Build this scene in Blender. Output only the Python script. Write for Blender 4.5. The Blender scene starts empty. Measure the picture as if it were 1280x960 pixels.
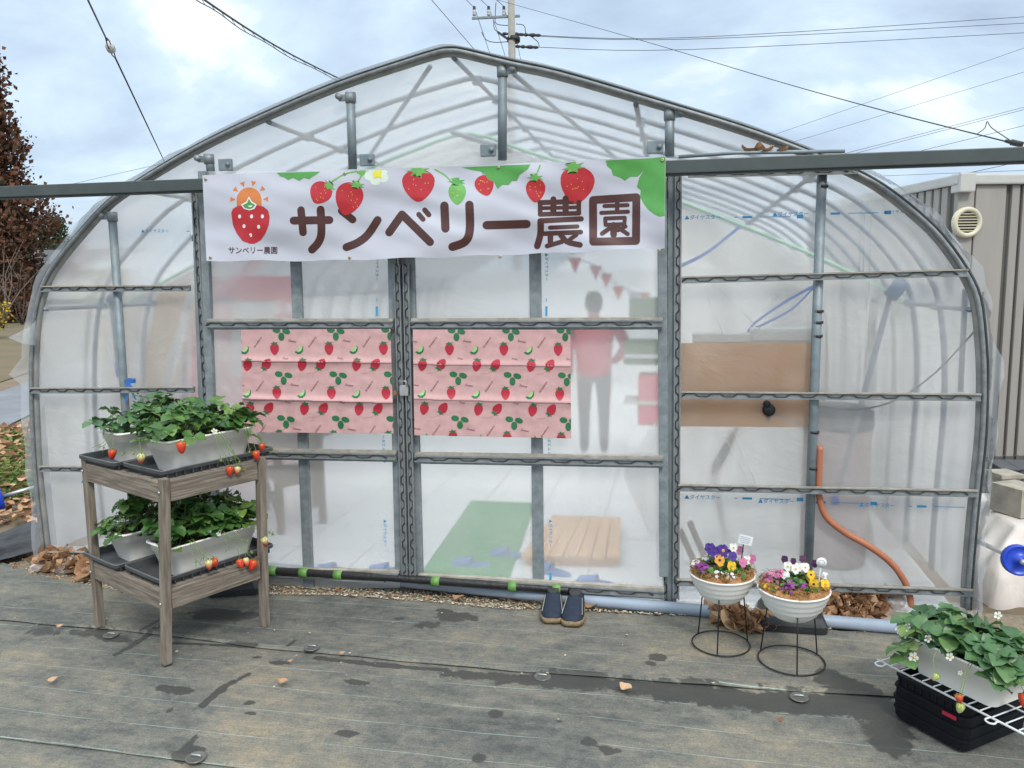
import bpy, bmesh, math, random
from mathutils import Vector as V, Matrix as M, noise as MN
R_ = math.radians
S = bpy.context.scene
COL = S.collection
rng = random.Random(7)
# ------------------------------------------------------------------ camera
CAM = V((0, -3.8581, 1.6275)); FPX = 985.0
PITCH, ROLL, YAW = 0.130958, -0.015882, -0.204087
fwd = V((math.sin(YAW)*math.cos(PITCH), math.cos(YAW)*math.cos(PITCH), -math.sin(PITCH)))
rt0 = V((math.cos(YAW), -math.sin(YAW), 0)); up0 = rt0.cross(fwd)
rt = math.cos(ROLL)*rt0 + math.sin(ROLL)*up0
upv = -math.sin(ROLL)*rt0 + math.cos(ROLL)*up0
cd = bpy.data.cameras.new('camera'); cam = bpy.data.objects.new('camera', cd); COL.objects.link(cam)
m = M((( rt.x, upv.x, -fwd.x, CAM.x), (rt.y, upv.y, -fwd.y, CAM.y), (rt.z, upv.z, -fwd.z, CAM.z), (0, 0, 0, 1)))
cam.matrix_world = m
cd.sensor_width = 36; cd.lens = FPX/1280*36; cd.clip_end = 2000; cd.clip_start = .05
S.camera = cam
# ------------------------------------------------------------------ world, sun, exposure
SUN_EL, SUN_AZ = R_(48), R_(150)          # azimuth clockwise from +Y: behind the camera, right
w = bpy.data.worlds.new('World'); S.world = w; w.use_nodes = True
nt = w.node_tree; N = nt.nodes; L = nt.links; N.clear()
out = N.new('ShaderNodeOutputWorld'); bg = N.new('ShaderNodeBackground'); bg.inputs[1].default_value = .1
sky = N.new('ShaderNodeTexSky'); sky.sky_type = 'NISHITA'; sky.sun_disc = False
sky.sun_elevation = SUN_EL; sky.sun_rotation = SUN_AZ
tc = N.new('ShaderNodeTexCoord'); sep = N.new('ShaderNodeSeparateXYZ'); L.new(tc.outputs['Generated'], sep.inputs[0])
def wmath(op, a, b=None):
    n = N.new('ShaderNodeMath'); n.operation = op
    for i, q in enumerate((a, b)):
        if q is None: continue
        if isinstance(q, (int, float)): n.inputs[i].default_value = q
        else: L.new(q, n.inputs[i])
    return n.outputs[0]
den = wmath('ADD', wmath('MAXIMUM', sep.outputs[2], 0.0), .34)
cmb = N.new('ShaderNodeCombineXYZ')
L.new(wmath('DIVIDE', sep.outputs[0], den), cmb.inputs[0]); L.new(wmath('DIVIDE', sep.outputs[1], den), cmb.inputs[1])
def wnoise(scale, detail, rough, off):
    mp = N.new('ShaderNodeMapping'); mp.inputs['Location'].default_value = off; mp.inputs['Scale'].default_value = (.8, 1.0, 1)
    L.new(cmb.outputs[0], mp.inputs[0]); n = N.new('ShaderNodeTexNoise'); n.inputs['Scale'].default_value = scale
    n.inputs['Detail'].default_value = detail; n.inputs['Roughness'].default_value = rough; n.inputs['Distortion'].default_value = .35
    L.new(mp.outputs[0], n.inputs['Vector']); return n.outputs['Fac']
def ramp(fac, stops):
    r = N.new('ShaderNodeValToRGB'); L.new(fac, r.inputs[0]); e = r.color_ramp.elements
    while len(e) < len(stops): e.new(.5)
    for q, (p, c) in zip(e, stops): q.position = p; q.color = (*c, 1)
    return r.outputs[0]
clouds = ramp(wnoise(2.3, 8, .56, (3.1, 1.7, 0)), [(.32, (4.0, 5.0, 6.4)), (.45, (5.0, 6.25, 7.7)), (.57, (6.2, 7.6, 8.8)), (.66, (9.2, 9.9, 10.2))])
cover = ramp(wnoise(1.1, 4, .5, (8.3, 2.2, 0)), [(.34, (.70,)*3), (.56, (1,)*3)])
mx = N.new('ShaderNodeMix'); mx.data_type = 'RGBA'
L.new(cover, mx.inputs[0])
sk2 = N.new('ShaderNodeMix'); sk2.data_type = 'RGBA'; sk2.blend_type = 'MULTIPLY'; sk2.inputs[0].default_value = 1
L.new(sky.outputs[0], sk2.inputs[6]); sk2.inputs[7].default_value = (1.25, 1.2, 1.15, 1)
L.new(sk2.outputs[2], mx.inputs[6]); L.new(clouds, mx.inputs[7])
zen = N.new('ShaderNodeMapRange'); zen.interpolation_type = 'SMOOTHSTEP'; zen.inputs[1].default_value = .38; zen.inputs[2].default_value = .85; zen.inputs[3].default_value = 0; zen.inputs[4].default_value = 1
L.new(sep.outputs[2], zen.inputs[0])          # an overcast sky is brightest overhead
mz = N.new('ShaderNodeMix'); mz.data_type = 'RGBA'; mz.blend_type = 'MULTIPLY'; mz.inputs[0].default_value = 1
zs = N.new('ShaderNodeMix'); zs.data_type = 'RGBA'; L.new(zen.outputs[0], zs.inputs[0]); zs.inputs[6].default_value = (.86, .86, .86, 1); zs.inputs[7].default_value = (2.25, 2.0, 1.72, 1)
L.new(mx.outputs[2], mz.inputs[6]); L.new(zs.outputs[2], mz.inputs[7]); L.new(mz.outputs[2], bg.inputs[0]); L.new(bg.outputs[0], out.inputs[0])
sl = bpy.data.lights.new('sun', 'SUN'); sl.energy = 1.5; sl.angle = R_(14); sl.color = (1, .95, .87)
so = bpy.data.objects.new('sun', sl); COL.objects.link(so)
sd = V((math.sin(SUN_AZ)*math.cos(SUN_EL), math.cos(SUN_AZ)*math.cos(SUN_EL), math.sin(SUN_EL)))
so.rotation_euler = sd.to_track_quat('Z', 'Y').to_euler()
S.view_settings.view_transform = 'Standard'; S.view_settings.look = 'None'; S.view_settings.gamma = 1
S.view_settings.exposure = .55
S.render.engine = 'CYCLES'
cy = S.cycles
cy.max_bounces = 14; cy.transparent_max_bounces = 24; cy.transmission_bounces = 10; cy.diffuse_bounces = 4; cy.glossy_bounces = 3
cy.use_denoising = True; cy.sample_clamp_indirect = 6
try: cy.denoiser = 'OPENIMAGEDENOISE'
except Exception: pass
# ------------------------------------------------------------------ photo coordinates (1280x960) to places
def ray(x, y): return rt*((x-640)/FPX) - upv*((y-480)/FPX) + fwd
def P(x, y, Y=0.0):
    v = ray(x, y); return CAM + v*((Y-CAM.y)/v.y)
def G(x, y, Z=0.0):
    v = ray(x, y); return CAM + v*((Z-CAM.z)/v.z)
def D(x, y, d): return CAM + ray(x, y)*d
def pr(q):
    v = V(q)-CAM; k = v.dot(fwd); return 640+FPX*v.dot(rt)/k, 480-FPX*v.dot(upv)/k
def nz(x, y, z=0): return MN.noise(V((x, y, z)))
# ------------------------------------------------------------------ object helpers
def tag(o, label=None, cat=None, group=None, kind=None):
    if label: o['label'] = label
    if cat: o['category'] = cat
    if group: o['group'] = group
    if kind: o['kind'] = kind
    return o
def thing(name, label, cat, loc=(0, 0, 0), rz=0, group=None):
    o = bpy.data.objects.new(name, None); o.empty_display_size = .1; COL.objects.link(o)
    o.location = loc; o.rotation_euler = (0, 0, rz)
    return tag(o, label, cat, group)
class MB:
    def __init__(s): s.v = []; s.f = []; s.m = []; s.s = []; s.t = []
    def add(s, vs, fs, mi=0, smooth=False, tint=.5):
        b = len(s.v); s.v += [tuple(q) for q in vs]; s.t += [tint]*len(vs)
        for f in fs: s.f.append(tuple(b+i for i in f)); s.m.append(mi); s.s.append(smooth)
    def box(s, c, size, rot=None, mi=0, bev=0):
        sx, sy, sz = [q/2 for q in size]
        if bev:
            bm = bmesh.new(); bmesh.ops.create_cube(bm, size=1)
            for q in bm.verts: q.co = V((q.co.x*2*sx, q.co.y*2*sy, q.co.z*2*sz))
            bmesh.ops.bevel(bm, geom=bm.edges[:], offset=bev, segments=2, affect='EDGES', profile=.6)
            bm.verts.index_update(); vs = [q.co.copy() for q in bm.verts]; fs = [[q.index for q in f.verts] for f in bm.faces]; bm.free()
        else:
            vs = [V((a*sx, b*sy, d*sz)) for a in (-1, 1) for b in (-1, 1) for d in (-1, 1)]
            fs = [(0, 1, 3, 2), (4, 6, 7, 5), (0, 4, 5, 1), (2, 3, 7, 6), (0, 2, 6, 4), (1, 5, 7, 3)]
        if rot is not None: vs = [rot @ q for q in vs]
        c = V(c); s.add([q+c for q in vs], fs, mi)
    def bar(s, a, b, w_, h_, up=(0, 0, 1), mi=0, bev=0):   # box from a to b: w_ sideways, h_ along up
        a = V(a); b = V(b); d = b-a; x = d.normalized(); u = V(up); u = (u-x*u.dot(x)).normalized(); y = u.cross(x)
        s.box((a+b)/2, (d.length, w_, h_), M((x, y, u)).transposed(), mi, bev)
    def tube(s, pts, r, n=8, mi=0, caps=True, tint=.5):
        pts = [V(q) for q in pts]; rs = r if isinstance(r, (list, tuple)) else [r]*len(pts)
        vs = []; prev = None
        for i, q in enumerate(pts):
            t = (pts[min(i+1, len(pts)-1)]-pts[max(i-1, 0)])
            t = t.normalized() if t.length > 1e-9 else V((0, 0, 1))
            if prev is None: prev = t.orthogonal().normalized()
            u = prev-t*prev.dot(t); u = u.normalized() if u.length > 1e-6 else t.orthogonal().normalized(); prev = u; k = t.cross(u)
            vs += [q+(u*math.cos(2*math.pi*j/n)+k*math.sin(2*math.pi*j/n))*rs[i] for j in range(n)]
        fs = [(i*n+j, i*n+(j+1) % n, (i+1)*n+(j+1) % n, (i+1)*n+j) for i in range(len(pts)-1) for j in range(n)]
        if caps: fs += [tuple(range(n-1, -1, -1)), tuple((len(pts)-1)*n+j for j in range(n))]
        s.add(vs, fs, mi, True, tint)
    def lathe(s, prof, c=(0, 0, 0), mat=None, n=28, mi=0, closed=False, tint=.5):
        vs = []
        for r, z in prof:
            for j in range(n):
                a = 2*math.pi*j/n; q = V((r*math.cos(a), r*math.sin(a), z)); vs.append((mat @ q if mat else q)+V(c))
        k = len(prof)
        fs = [(i*n+j, i*n+(j+1) % n, (i+1)*n+(j+1) % n, (i+1)*n+j) for i in range(k-1) for j in range(n)]
        if closed: fs += [tuple(range(n-1, -1, -1)), tuple((k-1)*n+j for j in range(n))]
        s.add(vs, fs, mi, True, tint)
    def grid(s, fn, nu, nv, mi=0, smooth=True, tint=.5):
        vs = [fn(i/nu, j/nv) for i in range(nu+1) for j in range(nv+1)]
        fs = [(i*(nv+1)+j, (i+1)*(nv+1)+j, (i+1)*(nv+1)+j+1, i*(nv+1)+j+1) for i in range(nu) for j in range(nv)]
        s.add(vs, fs, mi, smooth, tint)
    def loft(s, rings, mi=0, caps=True, smooth=True):
        n = len(rings[0]); vs = [q for r in rings for q in r]
        fs = [(i*n+j, i*n+(j+1) % n, (i+1)*n+(j+1) % n, (i+1)*n+j) for i in range(len(rings)-1) for j in range(n)]
        if caps: fs += [tuple(range(n-1, -1, -1)), tuple((len(rings)-1)*n+j for j in range(n))]
        s.add(vs, fs, mi, smooth)
    def build(s, name, mats, parent=None, tint=False):
        me = bpy.data.meshes.new(name); me.from_pydata(s.v, [], s.f)
        for q in (mats if isinstance(mats, (list, tuple)) else [mats]): me.materials.append(q)
        me.polygons.foreach_set('material_index', s.m); me.polygons.foreach_set('use_smooth', s.s)
        if tint:
            a = me.attributes.new('tint', 'FLOAT', 'POINT'); a.data.foreach_set('value', s.t)
        me.update(); o = bpy.data.objects.new(name, me); COL.objects.link(o)
        if parent:
            o.parent = parent
        return o
def rpar(o, parent):      # parent a mesh given in world coordinates to a thing placed elsewhere
    o.parent = parent; o.matrix_parent_inverse = world(parent).inverted(); return o
def world(o):
    mt = M.Translation(o.location) @ o.rotation_euler.to_matrix().to_4x4()
    return world(o.parent) @ o.matrix_parent_inverse @ mt if o.parent else mt
# ------------------------------------------------------------------ materials
def mat(name):
    q = bpy.data.materials.new(name); q.use_nodes = True; q.node_tree.nodes.clear(); return q, q.node_tree.nodes, q.node_tree.links
def nd(N, kind, **kw):
    n = N.new(kind)
    for k, v_ in kw.items():
        if k.startswith('i_'): n.inputs[k[2:].replace('_', ' ')].default_value = v_
        else: setattr(n, k, v_)
    return n
def mth(N, L, op, a, b=None, c=None, clamp=False):
    n = N.new('ShaderNodeMath'); n.operation = op; n.use_clamp = clamp
    for i, q in enumerate((a, b, c)):
        if q is None: continue
        if isinstance(q, (int, float)): n.inputs[i].default_value = q
        else: L.new(q, n.inputs[i])
    return n.outputs[0]
def rmp(N, L, fac, stops):
    r = N.new('ShaderNodeValToRGB'); L.new(fac, r.inputs[0]); e = r.color_ramp.elements
    while len(e) < len(stops): e.new(.5)
    for q, (p, c) in zip(e, stops):
        q.position = p; q.color = (*c, 1) if hasattr(c, '__len__') else (c, c, c, 1)
    return r.outputs[0]
def tex(N, L, vec, scale=5, detail=4, rough=.55, dist=0, kind='ShaderNodeTexNoise'):
    n = N.new(kind); n.inputs['Scale'].default_value = scale
    if kind == 'ShaderNodeTexNoise':
        n.inputs['Detail'].default_value = detail; n.inputs['Roughness'].default_value = rough; n.inputs['Distortion'].default_value = dist
    L.new(vec, n.inputs['Vector']); return n.outputs[0]
def mixc(N, L, f, a, b, mode='MIX'):
    n = N.new('ShaderNodeMix'); n.data_type = 'RGBA'; n.blend_type = mode
    for i, q in ((0, f), (6, a), (7, b)):
        if isinstance(q, (int, float)): n.inputs[i].default_value = q
        elif isinstance(q, tuple): n.inputs[i].default_value = (*q, 1)
        else: L.new(q, n.inputs[i])
    return n.outputs[2]
def pbr(name, c1, c2=None, rough=.5, metal=0, scale=6, stretch=(1, 1, 1), bump=0, bscale=60, lo=.35, hi=.65, spec=.5, coat=0, world_=False, transl=0, rvar=0, rotz=0):
    q, N, L = mat(name)
    o = N.new('ShaderNodeOutputMaterial'); b = N.new('ShaderNodeBsdfPrincipled')
    if world_: vec = N.new('ShaderNodeNewGeometry').outputs['Position']
    else: vec = N.new('ShaderNodeTexCoord').outputs['Object']
    if rotz:
        m0 = nd(N, 'ShaderNodeMapping'); m0.inputs['Rotation'].default_value = (0, 0, rotz); L.new(vec, m0.inputs[0]); vec = m0.outputs[0]
    mp = nd(N, 'ShaderNodeMapping'); mp.inputs['Scale'].default_value = stretch; L.new(vec, mp.inputs[0]); vec = mp.outputs[0]
    if c2 is None: c2 = tuple(x*.8 for x in c1)
    f = tex(N, L, vec, scale, 6, .6)
    L.new(rmp(N, L, f, [(lo, c1), (hi, c2)]), b.inputs['Base Color'])
    b.inputs['Roughness'].default_value = rough; b.inputs['Metallic'].default_value = metal
    b.inputs['Specular IOR Level'].default_value = spec; b.inputs['Coat Weight'].default_value = coat
    if rvar: L.new(mth(N, L, 'MULTIPLY_ADD', f, rvar, rough-rvar/2), b.inputs['Roughness'])
    if bump:
        bp = N.new('ShaderNodeBump'); bp.inputs['Strength'].default_value = bump; bp.inputs['Distance'].default_value = .01
        L.new(tex(N, L, vec, bscale, 5, .6), bp.inputs['Height']); L.new(bp.outputs[0], b.inputs['Normal'])
    sh = b.outputs[0]
    if transl:
        t = N.new('ShaderNodeBsdfTranslucent'); L.new(b.inputs['Base Color'].links[0].from_socket, t.inputs[0])
        ms = N.new('ShaderNodeMixShader'); ms.inputs[0].default_value = transl; L.new(sh, ms.inputs[1]); L.new(t.outputs[0], ms.inputs[2]); sh = ms.outputs[0]
    L.new(sh, o.inputs[0]); return q
def film(name, haze, clear, rough, tint=(.83, .86, .88), bump=.25, bscale=(3, 3, 3), gloss=.12, dirt_folds=.15, tr=.5, dscale=(1, 1, 1), low=0):
    """greenhouse sheeting: part of the light passes straight, part is scattered slightly forward, part is diffused"""
    q, N, L = mat(name); o = N.new('ShaderNodeOutputMaterial')
    vec = N.new('ShaderNodeNewGeometry').outputs['Position']
    mp = N.new('ShaderNodeMapping'); mp.inputs['Scale'].default_value = bscale; L.new(vec, mp.inputs[0])
    n1 = tex(N, L, mp.outputs[0], 1.0, 5, .55, .6)
    bp = N.new('ShaderNodeBump'); bp.inputs['Strength'].default_value = bump; bp.inputs['Distance'].default_value = .03; L.new(n1, bp.inputs['Height'])
    d = N.new('ShaderNodeBsdfDiffuse'); d.inputs[0].default_value = (*tint, 1); L.new(bp.outputs[0], d.inputs['Normal'])
    t = N.new('ShaderNodeBsdfTranslucent'); t.inputs[0].default_value = (*tint, 1); L.new(bp.outputs[0], t.inputs['Normal'])
    a = N.new('ShaderNodeMixShader'); a.inputs[0].default_value = tr; L.new(d.outputs[0], a.inputs[1]); L.new(t.outputs[0], a.inputs[2])
    tp = N.new('ShaderNodeBsdfTransparent')
    rf = N.new('ShaderNodeBsdfRefraction'); rf.inputs['IOR'].default_value = 1.02; rf.inputs['Roughness'].default_value = rough
    c = N.new('ShaderNodeMixShader'); c.inputs[0].default_value = 1-clear; L.new(tp.outputs[0], c.inputs[1]); L.new(rf.outputs[0], c.inputs[2])
    e = N.new('ShaderNodeMixShader')
    mp2 = nd(N, 'ShaderNodeMapping'); mp2.inputs['Scale'].default_value = dscale; L.new(vec, mp2.inputs[0])
    n2 = tex(N, L, mp2.outputs[0], 2.2, 6, .6, .5)
    hz = mth(N, L, 'MULTIPLY_ADD', n2, dirt_folds*2, haze-dirt_folds, True)  # noise varies the haze: smudges, crease streaks, fold shading painted into the curtains
    if low:                       # dustier, older sheeting on the lower sides
        sp = N.new('ShaderNodeSeparateXYZ'); L.new(vec, sp.inputs[0])
        hz = mth(N, L, 'ADD', hz, mth(N, L, 'MULTIPLY', mth(N, L, 'MULTIPLY_ADD', sp.outputs[2], -1.6, 2.7, True), low), None, True)
    L.new(hz, e.inputs[0])
    L.new(c.outputs[0], e.inputs[1]); L.new(a.outputs[0], e.inputs[2])
    g = N.new('ShaderNodeBsdfGlossy'); g.inputs['Roughness'].default_value = .18; L.new(bp.outputs[0], g.inputs['Normal'])
    lw = N.new('ShaderNodeFresnel'); lw.inputs[0].default_value = 1.4
    h = N.new('ShaderNodeMixShader'); L.new(mth(N, L, 'MULTIPLY', lw.outputs[0], gloss*6), h.inputs[0])
    L.new(e.outputs[0], h.inputs[1]); L.new(g.outputs[0], h.inputs[2]); L.new(h.outputs[0], o.inputs[0]); return q
def leafmat(name, dark, mid, light, rough=.42, transl=.22):
    q, N, L = mat(name); o = N.new('ShaderNodeOutputMaterial'); b = N.new('ShaderNodeBsdfPrincipled')
    at = nd(N, 'ShaderNodeAttribute', attribute_name='tint')
    n = tex(N, L, N.new('ShaderNodeTexCoord').outputs['Object'], 45, 3)
    f = mth(N, L, 'ADD', at.outputs['Fac'], mth(N, L, 'MULTIPLY_ADD', n, .3, -.15), None, True)
    c = rmp(N, L, f, [(0, dark), (.55, mid), (1, light)])
    L.new(c, b.inputs['Base Color']); b.inputs['Roughness'].default_value = rough
    t = N.new('ShaderNodeBsdfTranslucent'); L.new(c, t.inputs[0])
    ms = N.new('ShaderNodeMixShader'); ms.inputs[0].default_value = transl; L.new(b.outputs[0], ms.inputs[1]); L.new(t.outputs[0], ms.inputs[2])
    L.new(ms.outputs[0], o.inputs[0]); return q
def ink(name, c, rough=.5): return pbr(name, c, tuple(x*.9 for x in c), rough, scale=20)

m_steel = pbr('galvanised steel', (.25, .295, .32), (.17, .21, .23), .55, .3, 14, bump=.03, rvar=.2)
m_steel2 = pbr('weathered galvanised steel', (.29, .325, .345), (.19, .22, .235), .55, .35, 22, bump=.05, rvar=.25)
m_track = pbr('dark grey painted track', (.072, .088, .088), (.058, .07, .07), .45, .1, 8, rvar=.2)
m_arch = pbr('arch pipe', (.34, .34, .325), (.22, .225, .22), .5, .25, 9, rvar=.2)
m_chan = pbr('spring channel', (.30, .32, .33), (.20, .215, .225), .5, .4, 25)
m_lip = pbr('dusty channel lip', (.42, .39, .34), (.27, .25, .21), .65, .05, 18)
m_wire = pbr('spring wire', (.035, .035, .035), (.06, .055, .05), .5, .2, 30)
m_inpipe = pbr('inner hoop pipe', (.24, .29, .35), (.18, .22, .27), .5, .2, 9)
m_film = film('front film', .33, .25, .45, (.97, .955, .935), bump=.9, bscale=(2.2, 2.2, 3.5), dirt_folds=.24, dscale=(1.3, 1.3, .5), gloss=.16)
m_door = film('door film', .42, .12, .48, (.97, .97, .97), bump=.8, bscale=(2, 2, 1.6), dirt_folds=.2, dscale=(1.1, 1.1, .6), gloss=.16)
m_roof = film('roof film', .24, 1.0, .35, (.93, .95, .98), low=.5, dirt_folds=.06, gloss=.06)
m_inner = film('inner curtain film', .36, 1.0, .3, (.90, .885, .865), bump=.5, bscale=(5, 5, 1.2), dirt_folds=.1)
m_curt = film('gathered beige curtain', .9, 1.0, .3, (.56, .43, .30), bump=1.0, bscale=(9, 9, 1), dirt_folds=.2, tr=.45, dscale=(4, 4, .5))
m_curt2 = film('gathered clear curtain', .55, 1.0, .3, (.86, .84, .81), bump=1.0, bscale=(8, 8, .7), dirt_folds=.75, tr=.5, dscale=(4.5, 4.5, .45), gloss=.3)  # strong upright haze streaks imitate shading between folds
m_flap = film('film overhang', .34, 1.0, .3, (.84, .88, .94), bump=.5, bscale=(9, 9, 9), dirt_folds=.14, gloss=.08)
m_blue_ink = ink('blue film print', (.05, .33, .62))
m_wood = pbr('weathered grey wood', (.27, .225, .18), (.12, .097, .077), .85, 0, 9, (6, 6, .6), .25, 45)
m_woodx = pbr('weathered grey rail wood', (.29, .255, .22), (.16, .14, .12), .8, 0, 7, (1.2, 6, 6), .25, 45)
m_black = pbr('black plastic', (.018, .019, .021), (.028, .029, .031), .45, 0, 12, rvar=.2)
m_tray = pbr('dark grey tray plastic', (.045, .048, .053), (.075, .078, .082), .5, 0, 9, rvar=.2)
m_rim = pbr('tray rim highlight', (.15, .155, .16), (.10, .105, .11), .5, scale=12)  # lighter grey puts the highlight along the tray rim into its colour
m_pot = pbr('white planter plastic', (.92, .90, .84), (.87, .85, .79), .42, 0, 5, rvar=.15)
m_soil = pbr('potting soil', (.035, .025, .018), (.07, .05, .035), .95, 0, 30, bump=.6)
m_leaf = leafmat('strawberry leaf', (.026, .078, .020), (.072, .175, .04), (.19, .295, .06), .36)
m_leafb = leafmat('bluish strawberry leaf', (.035, .092, .038), (.080, .182, .07), (.19, .30, .085), .36)
m_stem = pbr('green stalk', (.20, .30, .07), (.13, .22, .05), .5, scale=15)
m_calyx = pbr('green calyx', (.10, .20, .04), (.06, .13, .03), .55, scale=30)
m_petal = pbr('white petal', (.85, .85, .82), (.78, .79, .74), .6, scale=30, transl=.2)
m_yel = pbr('yellow centre', (.75, .50, .05), (.6, .36, .03), .6, scale=60)
def berrymat(name, top, tip):
    q, N, L = mat(name); o = N.new('ShaderNodeOutputMaterial'); b = N.new('ShaderNodeBsdfPrincipled')
    tcn = N.new('ShaderNodeTexCoord'); sp = N.new('ShaderNodeSeparateXYZ'); L.new(tcn.outputs['Generated'], sp.inputs[0])
    c = rmp(N, L, sp.outputs[2], [(.25, tip), (.8, top)])
    vo = N.new('ShaderNodeTexVoronoi'); vo.inputs['Scale'].default_value = 260; L.new(tcn.outputs['Object'], vo.inputs['Vector'])
    sd_ = rmp(N, L, vo.outputs['Distance'], [(.18, 1), (.26, 0)])
    L.new(mixc(N, L, sd_, c, (.62, .42, .10)), b.inputs['Base Color']); b.inputs['Roughness'].default_value = .28
    bp = N.new('ShaderNodeBump'); bp.inputs['Strength'].default_value = .4; bp.inputs['Distance'].default_value = .002
    L.new(vo.outputs['Distance'], bp.inputs['Height']); L.new(bp.outputs[0], b.inputs['Normal']); L.new(b.outputs[0], o.inputs[0]); return q
m_red = berrymat('ripe strawberry', (.62, .06, .02), (.58, .018, .012))
m_half = berrymat('half ripe strawberry', (.62, .60, .28), (.62, .06, .03))
m_pale = berrymat('pale strawberry', (.45, .55, .16), (.66, .60, .30))
m_concrete = pbr('rough concrete', (.40, .37, .31), (.27, .25, .205), .9, 0, 10, bump=.5, bscale=50, world_=True)
m_dry = leafmat('dry leaf', (.16, .08, .04), (.38, .21, .11), (.62, .41, .25), .75, .15)
m_fence = pbr('grey store wall', (.335, .315, .292), (.27, .252, .233), .5, 0, 2.2, (5, 5, .35), lo=.3, hi=.75)
m_groove = pbr('grey store groove', (.115, .11, .105), (.10, .095, .09), .6)
m_cream = pbr('cream plastic', (.62, .58, .44), (.55, .52, .39), .45)
m_paper = ink('white card', (.80, .82, .84), .4)
m_insul = pbr('grey porcelain', (.5, .5, .48), (.36, .36, .35), .4)
m_cable = pbr('black cable', (.02, .02, .022), (.03, .03, .03), .6)
m_pole = pbr('concrete pole', (.33, .31, .28), (.25, .24, .22), .85)
m_bluep = pbr('blue plastic', (.012, .06, .52), (.015, .05, .42), .35)
m_rod = pbr('zinc rod', (.55, .56, .57), (.42, .43, .44), .35, .6)
m_pipe = pbr('blue grey vinyl pipe', (.30, .36, .45), (.25, .30, .37), .35, 0, 4, rvar=.2)

# ------------------------------------------------------------------ ground
m_ground = pbr('dry earth', (.20, .145, .095), (.13, .10, .065), .95, 0, .9, bump=.5, bscale=12, world_=True)
b = MB(); b.grid(lambda u, v_: V((-220+440*u, -60+420*v_, -.05)), 8, 8)
tag(b.build('ground', m_ground), kind='structure')
def strip(name, a0, a1, b0, b1, z, mtl, kind='structure'):
    q = MB(); q.add([V((*p.xy, z)) for p in (a0, a1, b1, b0)], [(0, 1, 2, 3)]); return tag(q.build(name, mtl), kind=kind)
m_field = pbr('ploughed field', (.165, .115, .07), (.115, .10, .05), .95, 0, .35, (1, 2.2, 1), .6, 9, world_=True)
m_road = pbr('worn asphalt road', (.20, .21, .235), (.15, .157, .175), .85, 0, 1.5, bump=.2, bscale=60, world_=True)
n0, n1 = G(0, 533), G(44, 512); f0, f1 = G(0, 487), G(44, 479)
dn = (n1-n0).normalized(); df = (f1-f0).normalized()
strip('road', n0-dn*14, n0+dn*30, f0-dn*14, f0+dn*30, -.03, m_road)
pd = V((-dn.y, dn.x, 0))
fa, fb = f0-dn*16+pd*.5, f0+dn*34+pd*.5
strip('field', fa, fb, fa+pd*26-dn*20, fb+pd*26, -.036, m_field)

# weed-control fabric: two lengths, the far one lapped over the near one
def fabricmat():
    q, N, L = mat('woven weed control fabric'); o = N.new('ShaderNodeOutputMaterial'); b = N.new('ShaderNodeBsdfPrincipled')
    vec = N.new('ShaderNodeNewGeometry').outputs['Position']
    mp = nd(N, 'ShaderNodeMapping'); mp.inputs['Scale'].default_value = (1, 1.9, 1); L.new(vec, mp.inputs[0])
    big = tex(N, L, mp.outputs[0], .85, 7, .66, .5); mid = tex(N, L, mp.outputs[0], 6, 8, .7, .3); fine = tex(N, L, vec, 160, 3, .7)
    sm = tex(N, L, vec, 26, 5, .7, .8)
    f = mth(N, L, 'ADD', mth(N, L, 'ADD', mth(N, L, 'MULTIPLY', big, .50), mth(N, L, 'MULTIPLY', mid, .30)), mth(N, L, 'MULTIPLY', sm, .20))
    c = rmp(N, L, f, [(.39, (.076, .082, .078)), (.455, (.125, .127, .118)), (.53, (.192, .182, .152)), (.62, (.30, .248, .175))])
    c = mixc(N, L, .55, c, rmp(N, L, fine, [(.3, .45), (.7, 1.5)]), 'MULTIPLY')
    mw = nd(N, 'ShaderNodeMapping'); mw.inputs['Scale'].default_value = (7, 190, 1); L.new(vec, mw.inputs[0])
    c = mixc(N, L, .5, c, rmp(N, L, tex(N, L, mw.outputs[0], 1.0, 3, .7), [(.3, .62), (.7, 1.3)]), 'MULTIPLY')
    # coloured guide threads woven in every 16.5 cm
    sp = N.new('ShaderNodeSeparateXYZ'); L.new(vec, sp.inputs[0])
    wob = tex(N, L, vec, 1.7, 2)
    yy = mth(N, L, 'DIVIDE', mth(N, L, 'ADD', mth(N, L, 'MULTIPLY', wob, .035), sp.outputs[1]), .165)
    ln = mth(N, L, 'LESS_THAN', mth(N, L, 'ABSOLUTE', mth(N, L, 'SUBTRACT', mth(N, L, 'FRACT', yy), .5)), .007)
    brk = rmp(N, L, tex(N, L, vec, 3.5, 4), [(.38, .12), (.6, .85)])
    c = mixc(N, L, mth(N, L, 'MULTIPLY', ln, brk), c, (.34, .47, .45))
    at = nd(N, 'ShaderNodeAttribute', attribute_name='wet')
    wn = tex(N, L, vec, 10, 7, .68, .6)
    wt = rmp(N, L, mth(N, L, 'ADD', at.outputs['Fac'], mth(N, L, 'MULTIPLY_ADD', wn, 1.15, -.575)), [(.40, 0), (.47, 1)])
    L.new(mixc(N, L, mth(N, L, 'MULTIPLY', wt, .86), c, (.046, .046, .044)), b.inputs['Base Color'])
    L.new(mth(N, L, 'MULTIPLY_ADD', wt, -.22, .80), b.inputs['Roughness'])
    b.inputs['Specular IOR Level'].default_value = .35
    bp = N.new('ShaderNodeBump'); bp.inputs['Strength'].default_value = .35; bp.inputs['Distance'].default_value = .004
    L.new(mth(N, L, 'ADD', fine, mth(N, L, 'MULTIPLY', mid, 2)), bp.inputs['Height']); L.new(bp.outputs[0], b.inputs['Normal'])
    L.new(b.outputs[0], o.inputs[0]); return q
m_fabric = fabricmat()
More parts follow.
